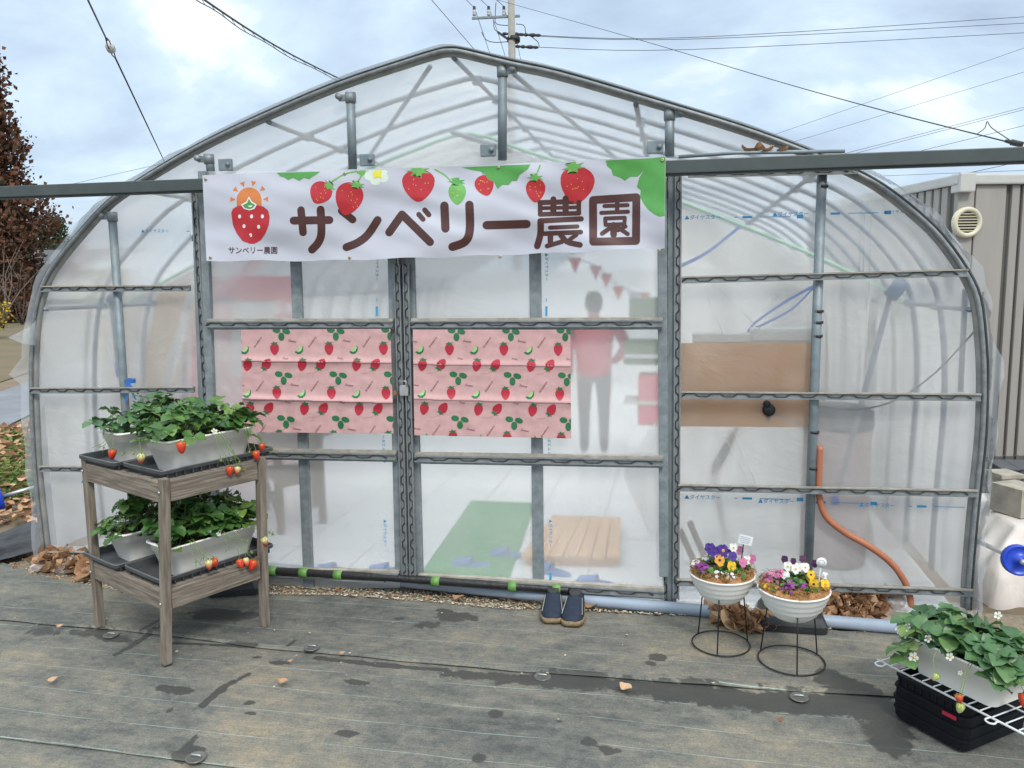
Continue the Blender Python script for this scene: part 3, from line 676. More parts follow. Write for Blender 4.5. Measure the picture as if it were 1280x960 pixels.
for x0, x1, y0, lab in ((866, 938, 416, 'pale grey control box behind the plywood top edge, left and lower of two'), (938, 1016, 410, 'pale grey control box behind the plywood next to the post, right and taller of two')):
    t = thing('control_box', lab, 'box', P((x0+x1)/2, 440, .16)); a, c = P(x0, y0, .16), P(x1, 445, .16)
    b = MB(); b.box((a+c)/2, (abs(c.x-a.x), .12, abs(a.z-c.z)), None, 0, .006); rpar(b.build('case', m_box), t)
    b = MB(); b.box((a+c)/2+V((0, -.065, .035)), (abs(c.x-a.x)*.96, .014, abs(a.z-c.z)*.35), None, 0, .004); rpar(b.build('lid', m_box), t)
    b = MB(); b.box((a+c)/2+V((.05, -.068, -.012)), (.05, .014, .012)); b.box((a+c)/2+V((-.05, -.068, -.012)), (.03, .014, .012)); rpar(b.build('latch', m_cable), t)
m_tape = pbr('blue tape', (.05, .20, .60), (.04, .17, .52), .45, transl=.3)
for pts, wd, lab in (([(852, 332), (885, 315), (925, 283)], .010, 'flat blue tape stretched from the door post up to the green hoop'), ([(935, 413), (948, 400), (985, 375), (1018, 357)], .008, 'upper blue tape strand tied above the control boxes'), ([(934, 414), (955, 405), (990, 386), (1018, 358)], .007, 'lower slack blue tape strand tied above the control boxes')):
    q = [P(x, y, .35) for x, y in pts]; q = smooth(q); b = MB()
    b.add([p+V((0, 0, s_*wd)) for p in q for s_ in (-1, 1)], [(2*i, 2*i+2, 2*i+3, 2*i+1) for i in range(len(q)-1)], 0, True); tag(b.build('blue_tape', m_tape), lab, 'tape')
kb = thing('tape_tie', 'blue plastic tape knotted round the leftmost inner post', 'tie', P(163, 478, -.02))
b = MB(); q = P(163, 476, 0); b.lathe([(.026, -.012), (.028, 0), (.026, .012)], q, None, 14)
for dx, dz in ((.05, -.10), (.07, -.07), (-.01, -.11)):
    b.add([q+V((-.008, -.028, 0)), q+V((.008, -.028, 0)), q+V((dx+.012, -.04, dz)), q+V((dx-.006, -.035, dz))], [(0, 1, 2, 3)])
rpar(b.build('knot', m_tape), kb)
# film winders inside
def winder(p0, p1, p2, lab):
    t = thing('film_winder', lab, 'winder', P(*p2, .28)); b = MB(); b.tube([P(*p0, .22), P(*p1, .22)], .035, 14); rpar(b.build('gear_case', pbr('winder case', (.12, .22, .38), (.10, .18, .32), .45)), t)
    b = MB(); b.tube([P(*p1, .24), P(*p2, .24)], .014, 8); rpar(b.build('guide_pole', m_inpipe), t)
    b = MB(); q = P(*p2, .24); b.tube([q, q+V((0, 0, .08))], .02, 8); rpar(b.build('end_sleeve', m_bluep), t)
winder((1128, 352), (1112, 372), (1043, 630), 'blue grey film winder with a long leaning pole inside the right panel')
winder((150, 360), (140, 378), (150, 470), 'blue grey film winder with a short pole inside the left panel')
# orange hose
b = MB(); b.tube(smooth([P(x, y, -.004) for x, y in ((1025, 558), (1024, 590), (1024, 620), (1032, 645), (1055, 665), (1085, 682), (1112, 702), (1128, 722), (1136, 740), (1139, 758))], 5), .0155, 10)
tag(b.build('hose', pbr('orange hose', (.43, .155, .08), (.36, .125, .065), .5)), 'orange corrugated hose running down the right panel beside the post', 'hose')
b = MB(); b.tube(smooth([P(1220, 412, .05), P(1170, 465, .05), P(1120, 500, .05), P(1070, 512, .05), P(1024, 508, .05)]), .004, 6); tag(b.build('cable', m_cable), 'thin black cable sagging inside the right panel', 'cable')
# dim things behind the right curtain
for a, c, lab in (((850, 662), (874, 716), 'brown plank leaning low behind the right panel, nearest the door post'), ((862, 652), (886, 708), 'brown plank leaning low behind the right panel, right of the other')):
    b = MB(); b.bar(P(*a, .55), P(*c, .55), .03, .05, (0, 1, 0), 0, .003); tag(b.build('plank', m_wood), lab, 'plank')
bq = P(1046, 560, .72)
t = thing('drum', 'dull pinkish drum with a dark lid dimly seen behind the right panel', 'drum', (bq.x, .74, FZ)); b = MB(); b.lathe([(0, .01), (.17, .01), (.18, .3), (.175, .32), (.18, .34), (.18, .6), (.175, .62), (.18, .64), (.18, .78)], n=24); b.build('barrel', pbr('dull pinkish drum', (.42, .31, .30), (.34, .25, .25)), t)
b = MB(); b.lathe([(.185, .77), (.19, .79), (.185, .86), (.15, .89), (0, .9)], n=24); b.build('lid', pbr('dark lid', (.06, .065, .085), (.04, .045, .06)), t)
# left interior: rack, pink panels
t = thing('wooden_rack', 'dark wooden rack standing inside behind the left door', 'rack', (-2.3, 1.15, FZ))
q = [G(x, y, FZ) for x, y in ((350, 668), (402, 655), (330, 640), (392, 635))]
m_rack = pbr('brown rack wood', (.22, .15, .10), (.17, .12, .08), .7)
for p in q:
    b = MB(); b.bar(V((p.x, p.y, FZ)), V((p.x, p.y, .85)), .04, .04, (1, 0, 0)); rpar(b.build('leg', m_rack), t)
for z in (.32, .55, .78):
    b = MB(); b.add([V((p.x, p.y, z)) for p in (q[0], q[1], q[3], q[2])]+[V((p.x, p.y, z+.03)) for p in (q[0], q[1], q[3], q[2])], [(3, 2, 1, 0), (4, 5, 6, 7)]+[(k, (k+1) % 4, 4+(k+1) % 4, 4+k) for k in range(4)]); rpar(b.build('shelf', m_rack), t)
b = MB(); b.bar(V((q[0].x, q[0].y-.01, .1)), V((q[2].x, q[2].y-.01, .32)), .02, .02); b.bar(V((q[2].x, q[2].y+.01, .1)), V((q[0].x, q[0].y+.01, .32)), .02, .02); rpar(b.build('cross_brace', m_rack), t)
def dotmat(name, base, dot, sc):
    q, N, L = mat(name); o = N.new('ShaderNodeOutputMaterial'); bs = N.new('ShaderNodeBsdfPrincipled')
    vo = N.new('ShaderNodeTexVoronoi'); vo.inputs['Scale'].default_value = sc; vo.inputs['Randomness'].default_value = .5; L.new(N.new('ShaderNodeNewGeometry').outputs['Position'], vo.inputs['Vector'])
    L.new(mixc(N, L, rmp(N, L, vo.outputs['Distance'], [(.25, 1), (.34, 0)]), base, dot), bs.inputs['Base Color']); bs.inputs['Roughness'].default_value = .7; L.new(bs.outputs[0], o.inputs[0]); return q
m_dot = dotmat('pink dotted cloth', (.72, .18, .21), (.55, .06, .08), 14)
m_ging = dotmat('red and white panel', (.75, .35, .37), (.85, .75, .75), 8)
def sheetpx(name, pxs, Y, mtl, lab, cat, th=.01):
    t = [P(x, y, Y) for x, y in pxs]; b = MB(); vs = t+[p+V((0, th, 0)) for p in t]; n_ = len(t)
    b.add(vs, [tuple(range(n_)), tuple(range(2*n_-1, n_-1, -1))]+[(i, n_+i, n_+(i+1) % n_, (i+1) % n_) for i in range(n_)]); return tag(b.build(name, mtl), lab, cat)
sheetpx('hanging_cloth', ((226, 386), (250, 382), (252, 620), (230, 620)), 1.6, m_dot, 'narrow pink dotted cloth hanging inside at the left door post', 'cloth')
t = thing('photo_panel', 'pink photo panel with a white opening standing inside behind the left door', 'panel', P(312, 560, 1.9))
for pxs, nm in ((((255, 345), (364, 345), (364, 376), (255, 376)), 'frame_top'), (((255, 376), (284, 376), (284, 600), (255, 600)), 'frame_side'), (((340, 376), (364, 376), (364, 600), (340, 600)), 'frame_side'), (((284, 470), (340, 470), (340, 600), (284, 600)), 'frame_base')):
    o_ = sheetpx(nm, pxs, 1.9, m_ging if nm != 'frame_top' else m_dot, None, None, .02); rpar(o_, t)
o_ = sheetpx('backing', ((284, 376), (340, 376), (340, 470), (284, 470)), 1.915, ink('white panel', (.75, .75, .75)), None, None, .004); rpar(o_, t)
m_gr = pbr('white bench cover', (.7, .71, .7), rough=.6)
m_end = pbr('white end sheet', (.86, .87, .87), (.80, .81, .81), .6, scale=1.2, transl=.3)
b = MB(); b.grid(lambda u, v_: V((-3.45+4.7*u, 8.2+.04*math.sin(u*40), FZ+1.75*v_)), 120, 6); rpar(b.build('end_sheet', m_end), INN)
t = thing('garden_crate_shelf', 'dim green and pink display shelf inside to the right of the person', 'shelf', P(805, 560, 3.0))
for (x0, y0, x1, y1), mt_, nm in (((787, 372, 826, 405), m_leaf, 'plant_row'), ((780, 425, 828, 455), m_leaf, 'plant_row'), ((798, 468, 826, 530), m_dot, 'cloth_front')):
    a, c = P(x0, y0, 3.0), P(x1, y1, 3.0); b = MB(); b.box((a+c)/2, (c.x-a.x, .3, a.z-c.z), None, 0, .02); rpar(b.build(nm, mt_, tint=True), t)
b = MB(); a, c = P(782, 372, 3.1), P(830, 560, 3.1); 
for z in (.02, .55, .95):
    b.box(((a.x+c.x)/2, 3.0, z+.02), (c.x-a.x, .32, .03))
rpar(b.build('boards', m_gr), t)
# bunting
cols = [(.45, .08, .10), (.42, .10, .12), (.48, .09, .11), (.62, .12, .10), (.35, .45, .62), (.62, .12, .10)]
bn = thing('bunting', 'string of dark red and blue triangular flags hung inside behind the right door', 'bunting', P(750, 350, 3))
bp_ = [P(x, y, 2.6+i*.25) for i, (x, y) in enumerate(((718, 322), (744, 332), (757, 342), (772, 358), (792, 366), (806, 366)))]
b = MB(); b.tube(bp_, .004, 5); rpar(b.build('cord', m_cable), bn)
for p, c in zip(bp_, cols):
    b = MB(); b.add([p+V((-.055, .0, 0)), p+V((.055, .0, 0)), p+V((0, .0, -.13))], [(0, 1, 2)]); rpar(b.build('flag', ink('flag', c)), bn)
# person inside
def skin_body(name, joints, edges, mtl_fn, parent):
    me = bpy.data.meshes.new(name); me.from_pydata([j[0] for j in joints], edges, []); o = bpy.data.objects.new(name, me); COL.objects.link(o)
    md = o.modifiers.new('s', 'SKIN'); sv = me.skin_vertices[0].data
    for i, j in enumerate(joints): sv[i].radius = j[1] if hasattr(j[1], '__len__') else (j[1], j[1]); sv[i].use_root = (i == 0)
    md2 = o.modifiers.new('u', 'SUBSURF'); md2.levels = md2.render_levels = 2
    dg = bpy.context.evaluated_depsgraph_get(); m2 = bpy.data.meshes.new_from_object(o.evaluated_get(dg)); bpy.data.objects.remove(o)
    for q in mtl_fn[0]: m2.materials.append(q)
    for p in m2.polygons: p.material_index = mtl_fn[1](p.center); p.use_smooth = True
    o = bpy.data.objects.new(name, m2); COL.objects.link(o); o.parent = parent; return o
pp = G(742, 572, FZ)
PER = thing('person', 'person in red jacket seen from behind through the right door film, hand on hip', 'person', (pp.x, pp.y, FZ), .1)
m_jack = pbr('red jacket', (.66, .03, .075), (.58, .025, .06), .7, scale=4, bump=.2, bscale=12); m_trou = pbr('grey trousers', (.16, .15, .16), rough=.8); m_hair = pbr('black hair', (.012, .011, .011), rough=.5); m_skin = pbr('skin', (.52, .31, .22), (.47, .27, .19), .5); m_boot = pbr('dark boots', (.03, .03, .03), rough=.4)
J = [((0, 0, .92), (.175, .12)), ((0, 0, 1.12), (.18, .13)), ((0, .0, 1.30), (.185, .12)), ((0, 0, 1.41), (.07, .065)), ((0, -.0, 1.455), (.052, .055)), ((0, -.01, 1.53), (.075, .092)), ((0, -.01, 1.61), (.07, .085)),
     ((.21, 0, 1.36), .076), ((.33, -.02, 1.14), .066), ((.22, .06, .98), .042), ((.15, .10, .98), .03),
     ((-.21, 0, 1.36), .076), ((-.26, 0, 1.12), .064), ((-.25, .05, .90), .04), ((-.25, .07, .82), .03),
     ((.095, 0, .84), .092), ((.10, .01, .48), .066), ((.10, -.01, .11), .048), ((.105, .09, .045), .042),
     ((-.095, 0, .84), .092), ((-.10, .01, .48), .066), ((-.10, -.01, .11), .048), ((-.105, .09, .045), .042)]
EDG = [(0, 1), (1, 2), (2, 3), (3, 4), (4, 5), (5, 6), (2, 7), (7, 8), (8, 9), (9, 10), (2, 11), (11, 12), (12, 13), (13, 14), (0, 15), (15, 16), (16, 17), (17, 18), (0, 19), (19, 20), (20, 21), (21, 22)]
def pm(c):
    if c.z > 1.45: return 0
    if abs(c.x) > .13 and .79 < c.z < .865 and c.x < 0: return 0
    if c.x > .12 and .93 < c.z < 1.02 and c.y > .075: return 0
    if c.z > .86 or (abs(c.x) > .18 and c.z > .8): return 1
    return 2 if c.z > .2 else 3
ZH = min((abs(pr((pp.x, pp.y, FZ+z_*.005))[1]-364), z_*.005) for z_ in range(200, 400))[1]; PER.scale = (ZH/1.69,)*3
skin_body('body', J, EDG, ([m_skin, m_jack, m_trou, m_boot], pm), PER)
b = MB(); b.lathe([(.0, .135), (.055, .12), (.088, .07), (.094, .02), (.088, -.04), (.06, -.075)], (0, -.018, 1.56), M.Diagonal((.95, 1.12, 1)), 16); b.build('hair', m_hair, PER)
for s_ in (-1, 1):
    for k in range(4):
        hx, hy, hz = ((.15, .10, .98) if s_ > 0 else (-.25, .07, .82)); b = MB()
        d0 = V((-.02, .012, -.012*k)) if s_ > 0 else V((0, .008, -.02)); st = V((hx, hy, hz))+(V((0, 0, .018-.012*k)) if s_ > 0 else V((0, -.02+.014*k, 0)))
        b.tube([st, st+d0*1.5, st+d0*3+V((0, .004, -.004))], [.009, .008, .006], 6); b.build('finger', m_skin, PER)

# ------------------------------------------------------------------ printed banner
def tess(vs2, fs, mx):
    """triangulate flat outline and cut it fine enough to follow the cloth"""
    bm = bmesh.new(); bv = [bm.verts.new((x, y, 0)) for x, y in vs2]
    for f in fs:
        try: bm.faces.new([bv[i] for i in f])
        except ValueError: pass
    bmesh.ops.triangulate(bm, faces=bm.faces[:])
    for _ in range(4):
        e = [q for q in bm.edges if q.calc_length() > mx]
        if not e: break
        bmesh.ops.subdivide_edges(bm, edges=e, cuts=1); bmesh.ops.triangulate(bm, faces=[f for f in bm.faces if len(f.verts) > 3])
    bm.verts.index_update(); r = [(q.co.x, q.co.y) for q in bm.verts], [tuple(v_.index for v_ in f.verts) for f in bm.faces]; bm.free(); return r
def outline(pts): return pts, [tuple(range(len(pts)))]
def capsule(pts, w_):
    """round-ended thick stroke outline"""
    pts = [V(p) for p in pts]
    if len(pts) > 2: pts = smooth([V((p.x, p.y, 0)) for p in [V((*q, 0)) if len(q) == 2 else q for q in pts]], 5); pts = [V((p.x, p.y)) for p in pts]
    l = []; r = []
    for i, p in enumerate(pts):
        d = (pts[min(i+1, len(pts)-1)]-pts[max(i-1, 0)]).normalized(); n_ = V((-d.y, d.x))*w_/2; l.append(p+n_); r.append(p-n_)
    d0 = (pts[1]-pts[0]).normalized(); d1_ = (pts[-1]-pts[-2]).normalized(); k = 6
    def cap(c, d, sgn):
        a0 = math.atan2(d.y, d.x); return [c+V((math.cos(a0+t), math.sin(a0+t)))*w_/2 for t in [math.pi/2*sgn-sgn*math.pi*j/k for j in range(1, k)]]
    vs = []; fs = []
    n_ = len(pts); vs = l+r
    fs = [(i, i+1, n_+i+1, n_+i) for i in range(n_-1)]
    c1_ = cap(pts[-1], d1_, 1); b0 = len(vs); vs += c1_; fs.append(tuple([n_-1]+list(range(b0, b0+k-1))+[2*n_-1]))
    c0_ = cap(pts[0], -d0, 1); b0 = len(vs); vs += c0_; fs.append(tuple([n_]+list(range(b0, b0+k-1))+[0]))
    return [(q.x, q.y) for q in vs], fs
BT = [(253, 219), (400, 213), (560, 208), (700, 202), (832, 195)]; BB = [(258, 326), (400, 326), (560, 321), (700, 316), (831, 310)]
def bw(x, y):
    u = (x-253)/579; v_ = (y-210)/115
    w_ = .008*math.sin(u*14+v_*5)+.004*nz(u*9+v_*3, v_*2.5, 3)+.016*nz(u*4.2-v_*1.9, v_*1.5, 8)+.007*nz(u*11-v_*5, v_*2.2+u*3, 12)
    w_ += .006*math.exp(-((v_-.55-.35*u)**2)*50)*math.sin(u*20)
    w_ += .012*math.exp(-(u*7)**2)*math.sin((u*9-v_*7))
    return w_
BY = -.205
def bpt(x, y, off=0): return P(x, y, BY+bw(x, y)-off)
BAN = thing('banner', 'long white farm shop banner with brown lettering and strawberry pictures hung above the doors', 'banner', bpt(545, 320))
m_ban = pbr('white banner cloth', (.52, .53, .605), (.485, .495, .57), .42, scale=3, world_=True)
b = MB()
def bfn(u, v_):
    x = 253+u*579; yt = interp(BT, x); yb = interp(BB, x)+.8*math.sin(u*40); y = yt+(yb-yt)*v_; x += 5*v_*(1-u)-1*v_*u; return bpt(x, y)
b.grid(bfn, 150, 34); rpar(b.build('cloth', m_ban), BAN)
m_brown = ink('brown print', (.075, .026, .022), .35); m_redp = ink('red print', (.50, .028, .04), .35); m_grnp = ink('green print', (.09, .33, .075), .35); m_lg = ink('leaf green print', (.16, .42, .10), .35)
m_org = ink('orange print', (.62, .20, .05), .35); m_wht = ink('white print', (.82, .82, .86), .35); m_yl = ink('yellow print', (.80, .72, .05), .35); m_pkp = ink('pale print', (.80, .45, .36), .35); m_gr2 = ink('pale green print', (.68, .76, .66), .35)
layer = [0]
def prt(mb, shape, mi=0, mx=9, fn=bpt, off=None):
    layer[0] += 1
    vs, fs = tess(*shape, mx); mb.add([fn(x, y, (off if off else .0005+.00002*(layer[0] % 40))) for x, y in vs], fs, mi, True)
def z3(x, y): return 240+x/4, 190+y/4
def z4(x, y): return 540+x/4, 190+y/4
def chars(z, strokes, k=1.0):
    b = MB()
    for w_, pts in strokes: prt(b, capsule([z(*p) for p in pts], w_*k/4))
    rpar(b.build('lettering', m_brown), BAN)
chars(z3, [(40, [(508, 343), (687, 340)]), (38, [(545, 290), (555, 402)]), (40, [(643, 288), (647, 400), (632, 452), (600, 488)])])
chars(z3, [(38, [(748, 294), (803, 338)]), (40, [(928, 340), (880, 412), (830, 452), (772, 476)])])
chars(z3, [(40, [(986, 402), (1050, 312)]), (40, [(1050, 312), (1190, 450)]), (26, [(1134, 312), (1155, 336)]), (26, [(1164, 290), (1184, 314)])])
chars(z4, [(42, [(62, 268), (67, 382)]), (42, [(187, 264), (189, 390), (165, 448), (102, 474)])])
chars(z4, [(42, [(273, 366), (473, 360)])])
chars(z4, [(22, [(540, 253), (735, 247)]), (16, [(540, 281), (735, 276)]), (20, [(540, 312), (735, 306)]), (20, [(541, 253), (541, 312)]), (26, [(607, 236), (607, 306)]), (26, [(668, 232), (668, 304)]), (20, [(734, 248), (734, 306)]),
           (23, [(540, 344), (746, 334)]), (28, [(543, 346), (542, 410), (526, 470)]), (18, [(590, 378), (727, 372)]), (20, [(562, 408), (744, 400)]), (24, [(592, 408), (592, 462)]), (20, [(575, 470), (650, 448)]), (24, [(640, 408), (675, 448), (740, 464)]), (18, [(722, 414), (690, 436)])], 1.16)
chars(z4, [(36, [(805, 240), (1022, 226)]), (36, [(1022, 226), (1020, 444)]), (36, [(1020, 444), (806, 448)]), (36, [(806, 448), (805, 240)]), (18, [(862, 270), (978, 265)]), (20, [(926, 252), (926, 300)]), (18, [(846, 304), (980, 298)]),
           (18, [(866, 332), (964, 328)]), (18, [(964, 328), (962, 358)]), (18, [(866, 332), (868, 364)]), (18, [(868, 364), (962, 360)]), (20, [(906, 368), (850, 408)]), (30, [(908, 366), (908, 414)]), (18, [(968, 372), (930, 392)]), (20, [(922, 372), (978, 410)])], 1.1)
vs, fs = text_pts('サンベリー農園', 0, .008, 2)
xs_ = [q[0] for q in vs]; sx = 61/(max(xs_)-min(xs_))
b = MB(); b.add([bpt(316+x*sx, 313.5-y*sx*1.08+(x*sx)*-.0, .0016) for x, y in vs], fs); rpar(b.build('small_lettering', m_brown), BAN)
def berry2(cx, cy, rx, ry, ang=0, tip=1.25, n_=26):
    o_ = []
    for i in range(n_):
        a = 2*math.pi*i/n_; x = rx*math.cos(a); y = ry*math.sin(a)
        if y > 0: x *= 1-.32*(y/ry)**2; y *= tip
        else: y *= .85
        o_.append((cx+x*math.cos(ang)-y*math.sin(ang), cy+x*math.sin(ang)+y*math.cos(ang)))
    return outline(o_)
def calyx2(cx, cy, r, ang=0, n_=6, flat_=.45):
    o_ = []
    for i in range(n_*2):
        a = 2*math.pi*i/(n_*2); rr = r if i % 2 else r*.45; x = rr*math.cos(a); y = rr*flat_*math.sin(a)
        o_.append((cx+x*math.cos(ang)-y*math.sin(ang), cy+x*math.sin(ang)+y*math.cos(ang)))
    return outline(o_)
def dots(mb, cx, cy, rx, ry, n_, seed, mi):
    r = random.Random(seed)
    for _ in range(n_):
        x, y = cx+r.uniform(-.6, .6)*rx, cy+r.uniform(-.4, .8)*ry; prt(mb, outline([(x-.5, y), (x, y-.8), (x+.5, y), (x, y+.8)]), mi, off=0.00164)
# printed strawberries
for cx, cy, rx, ry, an, tp, seed in ((401.5, 239.5, 14, 15, .5, 1.1, 1), (437, 244, 17.5, 19, .25, 1.35, 2), (523, 226, 20.5, 17, 0, 1.55, 3), (605, 229, 12, 12, -.3, 1.35, 4), (669.5, 235, 12.3, 14, 0, 1.3, 5), (722, 225, 21.5, 20, .12, 1.5, 6)):
    b = MB(); 
    sh_ = berry2(cx, cy, rx, ry, an, tp)
    sh_ = ([(x, max(y, interp(BT, x)+.5)) for x, y in sh_[0]], sh_[1])
    prt(b, sh_, 0); dots(b, cx, cy, rx, ry, 9, seed, 2)
    cc = {1: (412, 232, 10, .9), 2: (446, 231, 11, .15), 3: (523, 213.5, 16, 0), 4: (604, 217, 2, 0), 5: (669, 222, 11, 0), 6: (717, 209, 16, -.2)}[seed]
    o_ = calyx2(*cc[:3], cc[3], 7, .5); o_ = ([(x, max(y, interp(BT, x)+.5)) for x, y in o_[0]], o_[1]); prt(b, o_, 1, off=0.00182)
    rpar(b.build('strawberry_print', [m_redp, m_lg, m_yl]), BAN)
b = MB(); prt(b, berry2(571.5, 239, 11, 13, 0, 1.3), 0); prt(b, calyx2(571, 227, 12, 0, 7, .45), 1, off=0.00182); dots(b, 571, 240, 10, 12, 7, 12, 2); rpar(b.build('strawberry_print', [m_lg, m_grnp, m_yl]), BAN)
# printed leaves, stalks and blossom
b = MB()
for pts in ([(346, 216), (350, 220), (356, 222), (360, 225), (366, 222), (374, 226), (380, 222), (386, 224), (392, 220), (397, 217), (400, 214.5)],
            [(577, 209), (588, 212), (594, 213), (600, 214), (606, 217), (610, 224), (617, 227), (622, 236), (628, 231), (636, 231), (640, 226), (646, 226), (649, 219), (656, 214), (660, 211), (663, 205.5)],
            [(757, 200.5), (759, 208), (764, 212), (766, 219), (775, 222), (781, 226), (788, 221), (797, 221), (803, 215), (806, 206), (815, 200), (818, 197.5)],
            [(818, 197), (806, 206), (803, 216), (799, 222), (796, 234), (801, 238), (800, 246), (804, 254), (810, 262), (818, 268), (824, 271), (831, 270), (831.5, 196)]): 
    b = MB(); prt(b, outline([(x, max(y, interp(BT, x)+.4)) for x, y in pts]), 0); rpar(b.build('leaf_print', m_grnp), BAN)
b = MB()
for w_, pts in ((2, [(415, 227), (430, 218), (446, 214)]), (2, [(448, 226), (454, 216)]), (2, [(544, 212), (556, 219), (566, 229)]), (2, [(670, 220), (675, 207)])): prt(b, capsule(pts, w_), 0)
prt(b, outline([(444, 214), (452, 213), (457, 213), (456, 218), (452, 220), (447, 217)]), 0)
rpar(b.build('stalk_print', m_lg), BAN)
b = MB()
for i in range(5):
    a = i*1.257+.5; prt(b, outline([(471+9*math.cos(a)+7*math.cos(t*.785), max(219+7*math.sin(a)+6*math.sin(t*.785), 212.8)) for t in range(8)]), 0)
prt(b, outline([(466.5, 216), (468, 213), (477.5, 213), (476, 218), (477, 223), (472, 221), (467, 223)]), 1, off=0.00200); rpar(b.build('blossom_print', [m_gr2, m_yl]), BAN)
# farm emblem: sun behind a spotted strawberry
b = MB()
prt(b, outline([(311.3+15.6*math.cos(t), 250-15.8*math.sin(t)) for t in [math.pi*k/14 for k in range(15)]]+[(296, 258), (327, 257)]), 0)
for a in (178, 143, 112, 76, 40, 3):
    a = R_(a); c = V((311.5+20.5*math.cos(a), 250-20.8*math.sin(a))); d = V((math.cos(a), -math.sin(a))); n_ = V((-d.y, d.x))
    prt(b, outline([tuple(c-d*3.2), tuple(c+d*3.2+n_*3.2), tuple(c+d*3.2-n_*3.2)]), 0)
prt(b, outline([(289, 266), (291, 261), (297, 257.5), (305, 256.5), (312, 257.5), (320, 256.5), (329, 258), (335, 263), (337, 271), (336, 281), (332, 291), (326, 300), (318, 304.5), (312, 304.5), (303, 301), (296, 292), (291, 281)]), 1, off=0.00140)
prt(b, outline([(301, 256), (308, 252), (311, 245.5), (315, 252), (321, 255.5), (318, 261), (312, 263), (305, 261)]), 3, off=0.00176)
prt(b, outline([(303, 256.5), (309, 253.5), (311, 248), (314, 253.5), (319, 256.2), (316, 260), (312, 261.5), (306, 260)]), 2, off=0.00206)
for x, y in ((299.5, 270.5), (314.5, 270.5), (328, 270.5), (305, 282.7), (323.3, 283.5), (313.3, 294)): prt(b, outline([(x+1.9*math.cos(t), y+2.5*math.sin(t)) for t in [math.pi*k/5 for k in range(10)]]), 3, off=0.00188)
rpar(b.build('emblem_print', [m_org, m_redp, m_grnp, m_wht]), BAN)
for x, y in ((257, 224), (263, 322), (431, 217), (437, 322), (623, 209), (625, 321), (828, 200), (824, 313)):
    b = MB(); b.lathe([(.002, .002), (.0065, .004), (.008, .0)], bpt(x, y, .002), M.Rotation(R_(90), 3, 'X'), 10); rpar(b.build('grommet', pbr('brass grommet', (.5, .42, .26), rough=.35, metal=.8)), BAN)

